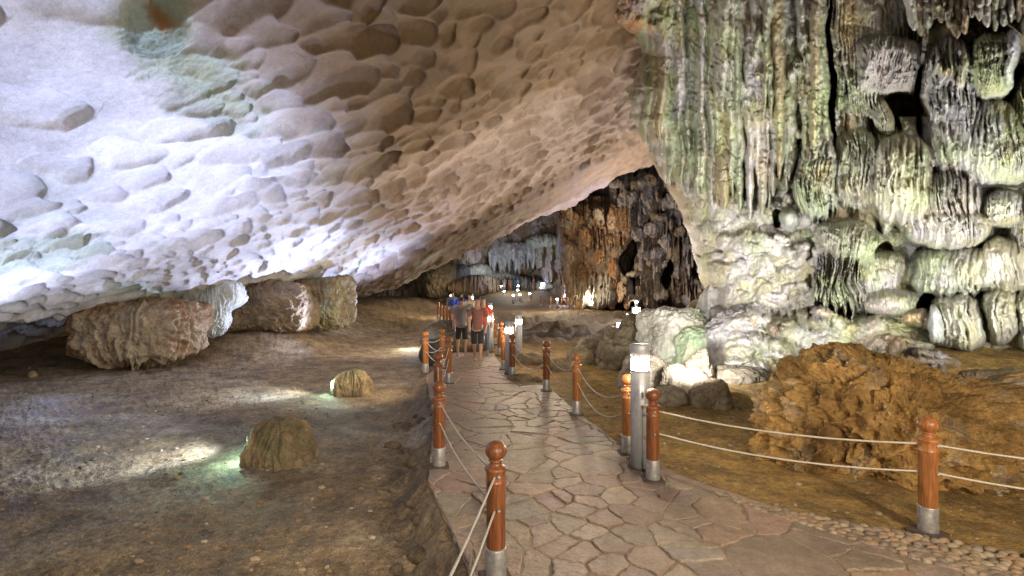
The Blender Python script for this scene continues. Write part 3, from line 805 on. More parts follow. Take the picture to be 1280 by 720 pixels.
# ------------------------------------------------------------------ rocks
def rock(name, cen, lumps, label, cat='rock', group=None, colr=((.3, .25, .18), (.2, .15, .1)), mat='rock', res=(150, 90),
         amp=.12, fr=1.6, pit=0., pitf=7., flute=0., nf=26, kind=None, cut=None, seed=0., sm=.18, green=None, pw=2., facets=0, fringe=0.):
    cen = np.array(cen, float); nu, nv = res
    th = np.linspace(0, 2 * np.pi, nu + 1)[:-1]; ph = np.linspace(-np.pi / 2 * .999, np.pi / 2 * .999, nv)
    TH, PH = np.meshgrid(th, ph)
    d = V3(np.cos(TH) * np.cos(PH), np.sin(TH) * np.cos(PH), np.sin(PH))
    def sdf(p):
        s = None
        for (lx, ly, lz, rx, ry, rz) in lumps:
            r = np.array([rx, ry, rz]); q = (p - np.array([lx, ly, lz])) / r
            l = (np.abs(q) ** pw).sum(-1) ** (1 / pw); v = (l - 1) * min(rx, ry, rz)
            if s is None: s = v
            else:
                hh = np.clip(.5 + .5 * (v - s) / sm, 0, 1); s = v * (1 - hh) + s * hh - sm * hh * (1 - hh)
        return s
    t = np.full(TH.shape, 6.)
    lo = np.zeros_like(t); hi = t.copy()
    tt = np.linspace(0, 3.6, 60)
    inside = np.zeros_like(t)
    for a in tt:                       # last inside sample along each direction
        inside = np.where(sdf(d * a) < 0, a, inside)
    lo = inside; hi = inside + 3.6 / 59
    for _ in range(8):
        mid = (lo + hi) / 2; m = sdf(d * mid[..., None]) < 0; lo = np.where(m, mid, lo); hi = np.where(m, hi, mid)
    if facets:
        rg = np.random.default_rng(int(abs(seed * 13 + 5 + cen[0] * 10)))
        mean = lo.mean()
        for _f in range(facets):
            nn = rg.normal(size=3); nn /= np.linalg.norm(nn); nn[2] = abs(nn[2]) * .9
            dt = (d * nn).sum(-1); ext = (lo * np.clip(dt, 0, 1)).max()
            pl_ = ext * rg.uniform(.62, .92) / np.maximum(dt, 1e-3)
            lo = np.where((dt > 0) & (pl_ < lo), pl_ + (lo - pl_) * .12, lo)
    P = d * lo[..., None]
    Q = P + cen + seed
    k = amp * fbm(Q * fr, 5, .55) + amp * .35 * fbm(Q * fr * 4, 4, .6, True)
    if pit:
        F1, F2, _ = worley(Q * pitf + .3 * perlin(Q * 6)[..., None]); k = k - pit * np.clip(1 - F1 * 1.5, 0, 1) + pit * .6 * np.clip(F2 - F1, 0, .5)
        F1, F2, _ = worley(Q * pitf * 2.6); k = k - pit * .75 * np.clip(1 - F1 * 1.7, 0, 1)
    if flute:
        k = k + flute * (np.abs(perlin(V3(TH * nf / 6.283 + 2.2 * perlin(Q * 1.4), P[..., 2] * 1.6, TH * 0 + seed))) * 2 - .5) * np.cos(PH) ** .5
    P = P + d * k[..., None]
    if fringe:
        bt = sst(-.1, -.75, PH)
        fr_ = np.abs(perlin(V3(TH * 26 / 6.283 * 1.6, TH * 0 + seed, PH * 1.5))) * 1.6 + .5 * perlin(V3(TH * 4, TH * 0, PH * 0 + seed))
        P[..., 2] = P[..., 2] - fringe * bt * fr_
    col = mix(colr[0], colr[1], sst(-.25, .3, fbm(Q * fr * 1.4 + 7, 5, .6)))
    if green: col = mix(col, green, sst(.05, .35, fbm(Q * 1.7 + 60, 4)) * .7)
    if mat == 'spongy':
        col = mix(col, (.58, .46, .30), sst(.05, .3, fbm(Q * 3.1 + 44, 5, .6)) * .7)
        col = mix(col, (.16, .10, .05), sst(.15, .35, fbm(Q * 1.3 + 71, 5, .6)) * .75)
    P[..., 2][0] = P[..., 2][0].mean(); 
    idx = np.arange(nu * nv).reshape(nv, nu); nxt = np.roll(idx, -1, 1)
    q = np.stack([idx[:-1], nxt[:-1], nxt[1:], idx[1:]], -1).reshape(-1, 4)
    o = link(name, np_mesh(name, P, q, col), M[mat]); o.location = cen
    if kind: tag(o, label, kind=kind)
    else: tag(o, label, cat, group)
    return o
def gz(x, y): return float(terrain(np.array([[x]]), np.array([[y]]), False)[0, 0])

# fluted dome rocks that hide the floor lights
def dome(px, pyb, Yd, r, hgt, label, seed):
    x = px2x(px, Yd); z = gz(x, Yd)
    return rock('dome_rock', (x, Yd, z + hgt * .32), [(0, 0, 0, r, r * .85, hgt * .66), (.05 * r, 0, -hgt * .3, r * 1.03, r * .9, hgt * .5)], label, 'rock', 'domed rocks hiding floor lights',
         ((.33, .25, .15), (.21, .155, .09)), 'rock', (260, 130), .07, 2.6, 0, 7, .06, 24, pw=2.4, seed=seed, green=(.20, .21, .11))
dome(350, 572, 6.55, .345, .55, 'brown fluted dome rock nearest the camera on the clay floor', 1.)
dome(440, 488, 10.6, .33, .50, 'brown fluted dome rock farther back on the clay floor', 5.)
# rocks by the left edge of the path
rock('path_rock', (px2x(573, 15.2), 15.2, .12), [(0, 0, 0, .75, .6, .35), (.35, -.1, -.1, .5, .4, .3)], 'low mossy brown rock swelling against the path behind the rope posts', 'rock', None, ((.16, .15, .07), (.2, .13, .07)), 'rock', (130, 80), .1, 1.6, flute=.05, nf=18)
rock('path_rock', (px2x(546, 14.6), 14.6, -.05), [(0, 0, 0, .48, .45, .42)], 'dark grey rounded rock left of the mossy rock', 'rock', None, ((.10, .10, .10), (.07, .07, .06)), 'rock', (110, 70), .09, 2.2)
rock('path_rock', (px2x(560, 19.5), 19.5, .0), [(0, 0, 0, .9, .6, .45), (-.6, .1, -.1, .5, .5, .3)], 'dark rock mass behind the small grey rock beside the path', 'rock', None, ((.12, .11, .09), (.17, .12, .07)), 'rock', (160, 100), .3, 1.6, facets=8, seed=2, pw=2.5)
# the big spongy boulder
rock('spongy_boulder', (4.22, 5.75, .28), [(-.35, .1, .18, .78, .75, .62), (.45, .2, .02, 1.0, .85, .52), (-.95, .0, -.22, .42, .45, .36), (.25, -.45, -.12, .75, .45, .42), (1.4, -.1, .05, 1.0, .8, .56), (2.3, .1, .12, 1.1, .8, .58), (-.1, .45, .40, .5, .5, .36), (-.75, .1, .1, .5, .5, .5), (.25, .1, .42, .55, .5, .3)],
     'large spongy orange boulder beside the pebble edge on the right', 'boulder', None, ((.62, .38, .13), (.42, .25, .085)), 'spongy', (900, 480), .42, 1.15, .2, 2.7, sm=.2, pw=2.2)
# outcrop and pale rocks at the foot of the right wall (px, base row, depth, half width, height in metres)
def foot(name, px, Yd, rx, ry, h, label, colr, seed, group=None, mat='rock', amp=.12, lift=0., green=None, res=(130, 80), flute=0., pit=0.):
    x = px2x(px, Yd); z = gz(x, Yd)
    return rock(name, (x, Yd, z + h * .38 + lift), [(0, 0, 0, rx, ry, h * .62), (rx * .35, -.1 * ry, -h * .25, rx * .8, ry * .8, h * .5), (-rx * .45, 0, -h * .3, rx * .6, ry * .7, h * .42)], label, 'rock', group, colr, mat, res, amp, 1.7 / max(.5, rx), seed=seed, green=green, flute=flute, pit=pit, facets=7 if not pit else 3, pw=2.5)
PALE = ((.58, .57, .50), (.42, .41, .34)); LGB = ((.24, .20, .13), (.15, .12, .075)); GRB = ((.34, .29, .22), (.23, .19, .14))
foot('pale_boulder', 845, 12.2, 1.05, .9, 1.25, 'tall white and green boulder leaning at the foot of the bright wall', PALE, 3, mat='wall', amp=.28, green=(.40, .50, .34), res=(220, 130))
foot('pale_boulder', 880, 11.3, .9, .6, .75, 'low yellow-green slab rock below the tall white boulder', ((.52, .53, .38), (.40, .44, .32)), 4, mat='wall', amp=.2, green=(.35, .50, .30), res=(200, 110))
foot('pale_boulder', 868, 13.6, .55, .5, 1.55, 'upright cream boulder behind the tall white boulder', ((.50, .47, .36), (.38, .35, .25)), 5, mat='wall', amp=.2)
foot('pale_boulder', 925, 10.9, .75, .6, 1.15, 'lilac-grey knobbly boulder against the bright wall', ((.45, .43, .46), (.36, .35, .34)), 6, mat='wall', amp=.18, res=(200, 110))
foot('pale_boulder', 893, 12.3, .42, .4, 1.7, 'rounded grey boulder wedged under the wall edge', ((.42, .41, .42), (.33, .30, .27)), 8, mat='wall', amp=.14)
foot('outcrop_rock', 806, 9.9, .5, .4, .58, 'broad grey-brown rock just behind the nearest bollard lamp', GRB, 11)
foot('outcrop_rock', 775, 12.2, .62, .5, .62, 'dark brown pitted rock left of the nearest bollard lamp', LGB, 12, pit=.05)
foot('outcrop_rock', 742, 14.0, .5, .4, .55, 'grey-brown rock at the left end of the rocky outcrop', GRB, 13)
foot('outcrop_rock', 770, 14.6, .3, .3, .95, 'slim upright brown stalagmite stump in the outcrop', GRB, 14)
foot('outcrop_rock', 795, 13.4, .6, .5, 1.2, 'tall rough brown rock topping the outcrop beside the glaring lights', LGB, 15)
foot('outcrop_rock', 730, 12.9, .36, .3, .34, 'small tan rock lying on the clay before the outcrop', ((.32, .25, .15), (.24, .18, .1)), 17)
foot('cobble_rock', 862, 8.7, .26, .24, .4, 'knobbly brown rock with a pale chip behind the orange post', GRB, 21)
foot('cobble_rock', 842, 9.0, .24, .22, .42, 'small dark rock right of the nearest bollard lamp', GRB, 22)
foot('cobble_rock', 877, 9.1, .17, .17, .58, 'short pointed brown rock in the small pile', GRB, 23)
foot('cobble_rock', 886, 8.2, .26, .25, .36, 'rounded tan rock at the right end of the small pile', ((.32, .26, .18), (.22, .17, .11)), 24)
foot('cobble_rock', 835, 8.4, .2, .2, .2, 'flat brown rock at the front of the small pile', GRB, 25)
foot('cobble_rock', 920, 9.2, .35, .25, .16, 'flat brown rock lying before the pale boulders', GRB, 26)
foot('clay_rock', 660, 12.8, .3, .25, .22, 'low tan rock beside the rope near the middle lamps', ((.3, .23, .14), (.2, .15, .09)), 31)
foot('clay_rock', 700, 11.8, .28, .22, .15, 'small flat rock on the clay behind the dark rope post', ((.3, .23, .14), (.2, .15, .09)), 32)
foot('clay_rock', 655, 10.5, .22, .2, .14, 'yellowish stone at the foot of the rope posts by the walkway', ((.36, .27, .13), (.24, .18, .09)), 33)
# blocks under the slab on the left
def block(px, pyc, Yd, rx, ry, rz, label, colr, seed, flute=.12, green=None, nf=34):
    return rock('flowstone_block', (px2x(px, Yd), Yd, py2z(pyc, Yd)), [(0, 0, .1, rx * .9, ry, rz), (-rx * .45, .1, .05, rx * .55, ry * .9, rz * .85), (rx * .5, 0, .1, rx * .5, ry * .9, rz * 1.05), (0, .3, .5, rx * .95, ry, rz * .7)], label, 'rock formation', None, colr, 'rock', (520, 240), .30, .9, .07, 2.6, flute * .5, nf, seed=seed, green=green, pw=5., fringe=.42 if flute > .1 else .04, sm=.12, facets=2)
block(172, 420, 14.2, 1.55, .9, .58, 'orange-brown stalactite block with a ragged fringe under the white slab', ((.46, .36, .23), (.33, .19, .09)), 3, .24)
block(330, 390, 17.6, 1.6, .9, .68, 'broad tan rock block under the slab, right of the fringed block', ((.30, .22, .13), (.22, .16, .1)), 9, .04)
block(406, 382, 19.2, .95, .8, .8, 'green-streaked end block under the slab beside the clay floor', ((.30, .27, .16), (.24, .17, .09)), 12, .07, (.36, .42, .33))
rock('hanging_flowstone', (px2x(266, 15.6), 15.6, py2z(392, 15.6)), [(0, 0, 0, .42, .4, .6), (-.25, .3, .5, .75, .5, .45), (.25, .3, .55, .5, .5, .4)], 'pale green hanging flowstone lobe between the two brown blocks', 'rock formation', None, ((.56, .58, .54), (.46, .48, .43)), 'wall', (220, 130), .2, 1.5, 0, 7, .07, 20, seed=3, pw=2.6, fringe=.08)
rock('clay_pebble', (px2x(41, 12.6), 12.6, gz(px2x(41, 12.6), 12.6) + .07), [(0, 0, 0, .1, .09, .11)], 'small lone tan stone on the clay at the far left', 'rock', None, ((.36, .26, .13), (.26, .19, .1)), 'rock', (50, 30), .02, 6)
rng2 = random.Random(4)
for k in range(26):          # loose stones under the broken left edge of the path
    y = rng2.uniform(3.9, 8.5); x = float(xl_(y)) - rng2.uniform(.12, .6); r = rng2.uniform(.03, .09)
    rock('loose_stone', (x, y, gz(x, y) + r * .3), [(0, 0, 0, r * 1.3, r, r * .7)], 'loose dark stone in the ditch below the broken path edge', 'stone', 'loose stones below the path edge', ((.2, .15, .1), (.13, .1, .07)), 'rock', (36, 22), r * .35, 1.2 / r * .6, seed=k)

gv = []; gf = []; gc = []; tet = ico_v[:12] / np.linalg.norm(ico_v[:12], axis=1)[:, None]
bm = bmesh.new(); bmesh.ops.create_icosphere(bm, subdivisions=1, radius=1)
tet = np.array([v.co[:] for v in bm.verts]); tf = np.array([[v.index for v in f.verts] for f in bm.faces]); bm.free()
NG = 5200
gy = 2.6 + 16 * rng.random(NG) ** 1.5; gx = (rng.random(NG) * 2 - 1) * (1.05 * gy + .5)
keep = (gx < xl_(gy) - .12) | (gx > xr_(gy) + .15); gy = gy[keep]; gx = gx[keep]
gzv = terrain(gx[None], gy[None])[0]
for i in range(len(gx)):
    r = .006 + .022 * random.random() ** 4
    gv.append(tet * np.array([r * random.uniform(.8, 1.6), r * random.uniform(.7, 1.2), r * .6]) * (1 + .25 * rng.random((len(tet), 1))) + np.array([gx[i], gy[i], gzv[i] + r * .25]))
    gf.append(tf + i * len(tet)); gc.append(np.tile(random.choice([(.34, .27, .18), (.22, .16, .1), (.42, .37, .29), (.15, .11, .07), (.3, .2, .1)]), (len(tet), 1)))
o = link('gravel', np_mesh('gravel', np.concatenate(gv), np.concatenate(gf), np.concatenate(gc), False), M['mortar']); tag(o, kind='stuff', label='fine grit and stone chips scattered over the clay floor')

# ------------------------------------------------------------------ rope posts
def make_post(woodmat):
    t = empty('rope_post', (0, 0, 0), 'x', 'post', 'wooden rope posts along the walkway')
    box('base_plate', .2, .2, -.02, .012, M['plate'], t)
    lathe('metal_sleeve', [(0, .01), (.068, .01), (.069, .02), (.069, .2), (.066, .208), (0, .208)], 28, M['sleeve'], t)
    lathe('post_shaft', [(0, .2), (.060, .2), (.0635, .215), (.0635, .625), (.066, .632), (.0705, .64), (.066, .648), (.0635, .655), (.0635, .70), (.068, .71), (.076, .722), (.076, .732), (.066, .74), (.05, .746), (.04, .76), (.04, .775), (.05, .782), (0, .784)], 28, M[woodmat], t)
    prof = [(.0, .778)] + [(.073 * math.sin(a), .845 - .064 * math.cos(a)) for a in np.linspace(.5, math.pi * .999, 14)]
    lathe('post_ball', prof, 28, M[woodmat], t)
    for z in (.69, .47):
        for s in (-1, 1):
            bm = bmesh.new()
            bmesh.ops.create_uvsphere(bm, u_segments=10, v_segments=6, radius=.013)
            for v in bm.verts: v.co += Vector((0, s * .067, z))
            me = bpy.data.meshes.new('rope_eye'); bm.to_mesh(me); bm.free(); link('rope_eye', me, M['sleeve'], t)
    return t
pd = make_post('wood'); pl = make_post('woodlight')
used = set()
def ppos(px, Yd): return (px2x(px, Yd), Yd)
posts = {}
def post(key, px, Yd, light, label, rz=0., lean=0., z=None):
    src = pl if light else pd
    if id(src) not in used: used.add(id(src)); o = src
    else: o = copy_tree(src)
    x, y = ppos(px, Yd)
    zz = (float(1.25 * sst(48, 62, np.array(y)))) if z is None else z
    o.location = (x, y, zz + .004); o.rotation_euler = (0, lean, rz); o['label'] = label
    posts[key] = (x, y, zz)
    return o
post('L0', 488, 1.55, 0, 'varnished rope post just outside the lower left corner of the walkway')
post('L1', 620, 3.39, 0, 'dark red varnished rope post nearest the camera on the left path edge', .3)
post('L2', 549, 5.47, 0, 'second rope post from the camera on the left path edge, dark red top', .2)
post('L4', 547.5, 7.72, 0, 'third rope post on the left edge, its foot hidden by the one before')
post('L3', 561, 10.05, 1, 'orange rope post standing inside the left path edge where the walkway widens')
post('L5', 532, 11.2, 1, 'orange rope post at the outer left corner of the walkway')
post('L6', 552.5, 11.9, 1, 'orange rope post just behind and right of the outer left corner post')
post('L7', 573, 15.0, 1, 'orange rope post behind the low mossy rock')
post('R1', 1160, 4.02, 1, 'orange-brown rope post standing in the pebble border before the spongy boulder', .4)
post('R2', 816, 5.09, 0, 'reddish rope post immediately right of the nearest bollard lamp')
post('R3', 784.5, 5.9, 1, 'rope post with bright orange ball immediately left of the nearest bollard lamp')
post('R4', 721, 7.65, 1, 'orange rope post on the right path edge, next one beyond the nearest lamp')
post('R5', 683, 9.35, 0, 'dark brown rope post on the right path edge, second beyond the nearest lamp')
post('R6', 640.5, 10.75, 0, 'dark rope post touching the second bollard lamp on its right')
post('R7', 629.5, 11.7, 1, 'orange rope post touching the second bollard lamp on its left')
post('R8', 646.5, 14.1, 1, 'thin far orange rope post left of the third bollard lamp')
post('R9', 624, 14.0, 1, 'leaning orange rope post left of the second bollard lamp', 0, .06)
post('R10', 618, 16.5, 1, 'small orange rope post right of the fourth bollard lamp')
post('R0', 1652, 3.35, 0, 'varnished rope post outside the right end of the view')
for k, (px, Yd) in enumerate([(571, 17.2), (567.5, 19.2), (563, 21.2), (559, 23), (555, 25), (551, 27), (548, 29.2)]):
    post('F%d' % k, px, Yd, 1, ['distant left-edge rope post just behind the mossy rock', 'distant left-edge rope post, second behind the mossy rock', 'distant left-edge rope post, third behind the mossy rock', 'distant left-edge rope post in the middle of the far row', 'distant left-edge rope post, third from the far end of the row', 'distant left-edge rope post, second from the far end', 'farthest rope post of the left-edge row'][k])
farx = [(702, 41), (710, 41.5), (718, 42), (727, 42.5), (736, 43), (745, 42.5), (757, 42), (770, 41), (783, 40), (795, 39.5), (688, 42), (676, 45), (664, 47)]
for k, (px, Yd) in enumerate(farx):
    post('G%d' % k, px, Yd, k % 3 == 0, 'tiny far railing post on the terrace below the orange column')
def rope(a, b, zh, sag, label, r=.0075, sh=(0, 0)):
    A = np.array([posts[a][0], posts[a][1], posts[a][2] + zh]); Bv = np.array([posts[b][0], posts[b][1], posts[b][2] + zh])
    n = 36; t = np.linspace(0, 1, n); Pn = A * (1 - t[:, None]) + Bv * t[:, None]
    dr = (Bv - A) / np.linalg.norm(Bv - A)
    Pn = (A + dr * .066) * (1 - t[:, None]) + (Bv - dr * .066) * t[:, None]
    Pn[:, 2] -= 4 * sag * t * (1 - t)
    side = np.array([-dr[1], dr[0], 0]); side /= np.linalg.norm(side)
    m = 8; v = []; q = []
    for i in range(n):
        for k in range(m):
            an = 2 * math.pi * k / m; rr = r * (1 + .12 * math.cos(2 * an + i * 1.3))
            v.append(Pn[i] + side * rr * math.cos(an) + np.array([0, 0, 1]) * rr * math.sin(an))
    for i in range(n - 1):
        for k in range(m): q.append((i * m + k, i * m + (k + 1) % m, (i + 1) * m + (k + 1) % m, (i + 1) * m + k))
    o = link('rope', np_mesh('rope', v, q), M['ropem']); tag(o, label, 'rope', 'ropes strung between the posts')
spans = [('L0', 'L1', .02, 'out of the lower left corner to the nearest post'), ('L1', 'L2', .06, 'between the nearest and the second left-edge posts'), ('L2', 'L4', .1, 'between the second and third left-edge posts'), ('L4', 'L3', .1, 'between the third left-edge post and the orange inner post'), ('L5', 'L3', .12, 'between the outer corner post and the orange inner post'), ('L5', 'L6', .05, 'behind the outer left corner post'),
         ('R0', 'R1', .06, 'running out of view past the spongy boulder'), ('R1', 'R2', .06, 'across the front of the spongy boulder'), ('R3', 'R4', .2, 'from the bright orange ball post to the next post beyond'), ('R4', 'R5', .14, 'between the orange and the dark brown right-edge posts'), ('R5', 'R6', .16, 'between the dark brown post and the second bollard lamp'), ('R8', 'R10', .14, 'between far orange posts behind the second lamp')]
for a, b, s, where in spans:
    rope(a, b, .69, s, 'upper white rope ' + where); rope(a, b, .47, s * 1.15, 'lower white rope ' + where)

# ------------------------------------------------------------------ bollard lamps
def make_lamp(glowmat, H=1.31):
    t = empty('bollard_lamp', (0, 0, 0), 'x', 'lamp', 'grey bollard lamps along the walkway')
    r = .098
    lathe('lamp_body', [(0, .015), (r, .015), (r, 1.03), (r - .006, 1.036), (0, 1.036)], 40, M['lampbody'], t)
    lathe('lamp_window', [(0, 1.034), (r - .008, 1.036), (r - .008, 1.158), (0, 1.16)], 40, M[glowmat], t)
    cap = lathe('lamp_cap', [(0, 1.157), (r, 1.157), (r + .001, 1.3), (r - .006, H), (0, H)], 40, M['lampbody'], t)
    lathe('lamp_ring', [(r - .008, 1.026), (r + .004, 1.026), (r + .004, 1.04), (r - .008, 1.04)], 40, M['lampbody'], t)
    lathe('base_flange', [(0, -.02), (.125, -.02), (.125, .012), (.12, .017), (.09, .02)], 40, M['plate'], t)
    return t
lamp0 = make_lamp('glow')
lamp0.location = (px2x(800, 5.43), 5.43, .004); lamp0['label'] = 'tall grey bollard lamp nearest the camera, glowing band near its top'
def lamp(px, Yd, sc, label, z=0, src=lamp0):
    o = copy_tree(src); o.location = (px2x(px, Yd), Yd, z + .004); o.scale = (min(1., sc * 1.05),) * 2 + (sc,); o['label'] = label; return o
lampm = make_lamp('glowmid'); lampm.location = (px2x(636.5, 11.1), 11.1, .004); lampm.scale = (.9, .9, .86); lampm['label'] = 'second bollard lamp, standing between two dark posts mid-walkway'
#lamp(636.5, 11.1, .86, 'second bollard lamp, standing between two dark posts mid-walkway')
lamp(648.5, 13.6, .86, 'third bollard lamp on the clay, right of the second one', src=lampm)
lamp(613, 14.7, .86, 'fourth bollard lamp at the right path edge beside the walking people')
lampf = make_lamp('glowfar'); lampf.location = (px2x(612.5, 22), 22, .0); lampf.scale = (1.0, 1.0, .86); lampf['label'] = 'far bollard lamp directly behind the fourth lamp'
def gzf(x, y): return gz(x, y)
for (px, py, Yd, lb) in [(696.7, 374, 41.6, 'lone far lamp on the terrace left of the orange column foot'), (641.7, 369, 50, 'far lamp on a pole in the middle of the terrace'), (649.7, 368, 52, 'far lamp just right of the middle terrace lamp'),
        (662, 367, 54, 'far lamp on the terrace right of the middle pair'), (630.5, 364, 57, 'far lamp at the left end of the terrace'), (626.7, 357.5, 61, 'far lamp under the crowd at its left end'), (648, 357, 61, 'far lamp in front of the middle of the crowd'),
        (647, 362.5, 58, 'far lamp just below the one before the crowd'), (676.7, 359.5, 60, 'far lamp at the right end of the crowd'), (565, 373, 30, 'far lamp at the end of the left post row'), (589.5, 372, 33, 'small far lamp above the walking people'),
        (795.5, 377.5, 34, 'small far lamp above the pair of glaring floodlights')]:
    x = px2x(px, Yd); ztop = py2z(py, Yd)
    g = gz(x, Yd); o = copy_tree(lampf); s = max(.5, min(1.2, (ztop - g) / 1.1)); o.location = (x, Yd, ztop - 1.1 * s); o.scale = (1.1, 1.1, s); o['label'] = lb

# floodlights glaring at the outcrop: small housings on brackets
def flood(name, px, py, Yd, aim, label, mat, sc=1.):
    x = px2x(px, Yd); z = py2z(py, Yd)
    t = empty(name, (x, Yd, z), label, 'floodlight', 'small floodlights among the rocks')
    box('housing', .2, .1, -.08, .08, M['lampbody'], t, 0, .06); box('lens', .17, .012, -.065, .065, M[mat], t, 0, .001, .002)
    box('bracket', .03, .03, -.5, -.08, M['plate'], t, 0, .07)
    t.scale = (sc,) * 3; t.rotation_euler = (0, 0, aim); return t
flood('floodlight', 796, 388, 17.0, .2, 'upper of the glaring warm floodlights above the outcrop', 'glowfar', 1.3)
flood('floodlight', 792, 401, 15.4, .3, 'lower and larger glaring warm floodlight above the outcrop', 'glowfar', 1.6)
flood('floodlight', 785, 394.5, 17.5, 0, 'small pinkish floodlight left of the glaring pair', 'glowfar', .7)
flood('floodlight', 775.5, 406.5, 15.6, 0, 'small bluish floodlight lowest on the outcrop', 'glowblue', 1.1)
flood('floodlight', 737.5, 369, 39, 0, 'tiny white floodlight at the foot of the orange column', 'glowfar', 1.5)
flood('floodlight', 679, 356, 60, 0, 'tiny blue-violet light beside the crowd', 'glowblue', 3)

# ------------------------------------------------------------------ people
def cloth(name, c, r=.85): return simple(name, c, r, 0, 60, .002, .3)
SKIN = simple('skin', (.42, .25, .17), .6, 0, 40, .0005, .12); HAIR = simple('hair', (.015, .012, .01), .5, 0, 90, .002, .3)
def skin_mesh(name, joints, edges, mat, parent, sub=1):
    me = bpy.data.meshes.new(name); me.from_pydata([j[0] for j in joints], edges, [])
    o = bpy.data.objects.new(name, me); C.objects.link(o)
    m = o.modifiers.new('s', 'SKIN'); s = o.modifiers.new('u', 'SUBSURF'); s.levels = sub; s.render_levels = sub
    for k, j in enumerate(joints):
        r = j[1]; me.skin_vertices[0].data[k].radius = r if isinstance(r, tuple) else (r, r)
    me.skin_vertices[0].data[0].use_root = True
    dg = bpy.context.evaluated_depsgraph_get(); ev = o.evaluated_get(dg)
    m2 = bpy.data.meshes.new_from_object(ev); m2.name = name
    bpy.data.objects.remove(o); bpy.data.meshes.remove(me)
    for p in m2.polygons: p.use_smooth = True
    return link(name, m2, mat, parent)
def person(x, y, z, H, rz, step, shirt, pants, shorts, label, arm=.25, bag=None, group='people walking on the path', simple_=False, hairlong=False):
    s = H / 1.7
    t = empty('person', (x, y, z), label, 'person', group, rz)
    a = step
    hip = .88
    fl, fr = (-.10, a * .30, .05), (.10, -a * .30, .05)
    kl, kr = (-.10, a * .19 + .03, .48), (.10, -a * .10, .47)
    if a > .3: fr = (.10, -a * .36, .10)
    J = [((0, 0, .93), (.15, .105)), ((0, 0, 1.1), (.13, .09)), ((0, -.01, 1.3), (.155, .105)), ((0, 0, 1.42), (.10, .075)), ((0, .005, 1.5), .048), ((0, .012, 1.56), (.062, .07)), ((0, .016, 1.64), (.072, .088)), ((0, .01, 1.685), (.045, .055)),
         ((-.19, 0, 1.39), .052), ((-.24, -arm * .15, 1.12), .04), ((-.22, arm * .35 + .05, .89), .03), ((-.215, arm * .5 + .07, .80), (.02, .036)),
         ((.19, 0, 1.39), .052), ((.24, arm * .1, 1.12), .04), ((.22, .05 - arm * .2, .89), .03), ((.215, .07 - arm * .25, .80), (.02, .036)),
         ((-.09, 0, .84), .085), (kl, .058), ((fl[0], fl[1], .12), .036), ((fl[0], fl[1], .035), .034), ((fl[0] - .01, fl[1] + .15, .028), (.036, .024)),
         ((.09, 0, .84), .085), (kr, .058), ((fr[0], fr[1], fr[2] + .07), .036), ((fr[0], fr[1], fr[2] - .015), .034), ((fr[0] + .01, fr[1] + .14, max(.028, fr[2] - .04)), (.036, .024))]
    E = [(0, 1), (1, 2), (2, 3), (3, 4), (4, 5), (5, 6), (6, 7), (3, 8), (8, 9), (9, 10), (10, 11), (3, 12), (12, 13), (13, 14), (14, 15), (0, 16), (16, 17), (17, 18), (18, 19), (19, 20), (0, 21), (21, 22), (22, 23), (23, 24), (24, 25)]
    sc = lambda L, g=0.: [((p[0] * s, p[1] * s, p[2] * s), (tuple((q + g) * s for q in r) if isinstance(r, tuple) else (r + g) * s)) for p, r in L]
    skin_mesh('body', sc(J), E, SKIN if not simple_ else shirt, t, 1 if not simple_ else 0)
    if simple_: return t
    # shirt with sleeves, trousers or shorts, hair, shoes
    SJ = [((0, 0, .86), (.17, .125)), ((0, 0, .95), (.16, .115)), ((0, 0, 1.1), (.142, .104)), ((0, -.01, 1.3), (.168, .118)), ((0, 0, 1.43), (.09, .075)), ((-.195, 0, 1.39), .066), ((-.225, -arm * .08, 1.2), .062), ((.195, 0, 1.39), .066), ((.225, arm * .05, 1.2), .062)]
    skin_mesh('shirt', sc(SJ), [(0, 1), (1, 2), (2, 3), (3, 4), (4, 5), (5, 6), (4, 7), (7, 8)], shirt, t)
    cut = .5 if shorts else .86
    def lp(A, Bq, f): return tuple(A[i] + (Bq[i] - A[i]) * f for i in range(3))
    PJ = [((0, 0, .96), (.158, .115)), ((-.09, 0, .84), .10), (lp((-.09, 0, .84), kl, .95), .078), ((.09, 0, .84), .10), (lp((.09, 0, .84), kr, .95), .078)]
    PE = [(0, 1), (1, 2), (0, 3), (3, 4)]
    if not shorts:
        PJ += [(lp(kl, fl, .85), .055), (lp(kr, fr, .85), .055)]; PE += [(2, 5), (4, 6)]
    skin_mesh('shorts' if shorts else 'trousers', sc(PJ), PE, pants, t)
    HJ = [((0, -.035, 1.60), (.068, .06)), ((0, -.01, 1.675), (.078, .088)), ((0, .01, 1.705), (.05, .06))]
    if hairlong: HJ = [((0, -.07, 1.46), (.06, .035))] + HJ
    skin_mesh('hair', sc(HJ), [(i, i + 1) for i in range(len(HJ) - 1)], HAIR, t)
    for f in (fl, fr):
        skin_mesh('shoe', sc([((f[0], f[1] - .05, max(.035, f[2] - .01)), (.042, .034)), ((f[0], f[1] + .06, max(.032, f[2] - .02)), (.045, .03)), ((f[0], f[1] + .17, max(.03, f[2] - .03)), (.04, .024))]), [(0, 1), (1, 2)], cloth('shoe_cloth', (.35, .33, .3)), t)
    for sx in (-.026, .026):
        skin_mesh('eye', sc([((sx, .098, 1.632), .007), ((sx, .102, 1.632), .006)]), [(0, 1)], HAIR, t)
    skin_mesh('nose', sc([((0, .095, 1.62), .008), ((0, .112, 1.60), .011)]), [(0, 1)], SKIN, t)
    if bag:
        skin_mesh('backpack', sc([((0, -.19, 1.02), (.12, .07)), ((0, -.19, 1.2), (.135, .075)), ((0, -.17, 1.36), (.10, .05))]), [(0, 1), (1, 2)], bag, t)
    return t
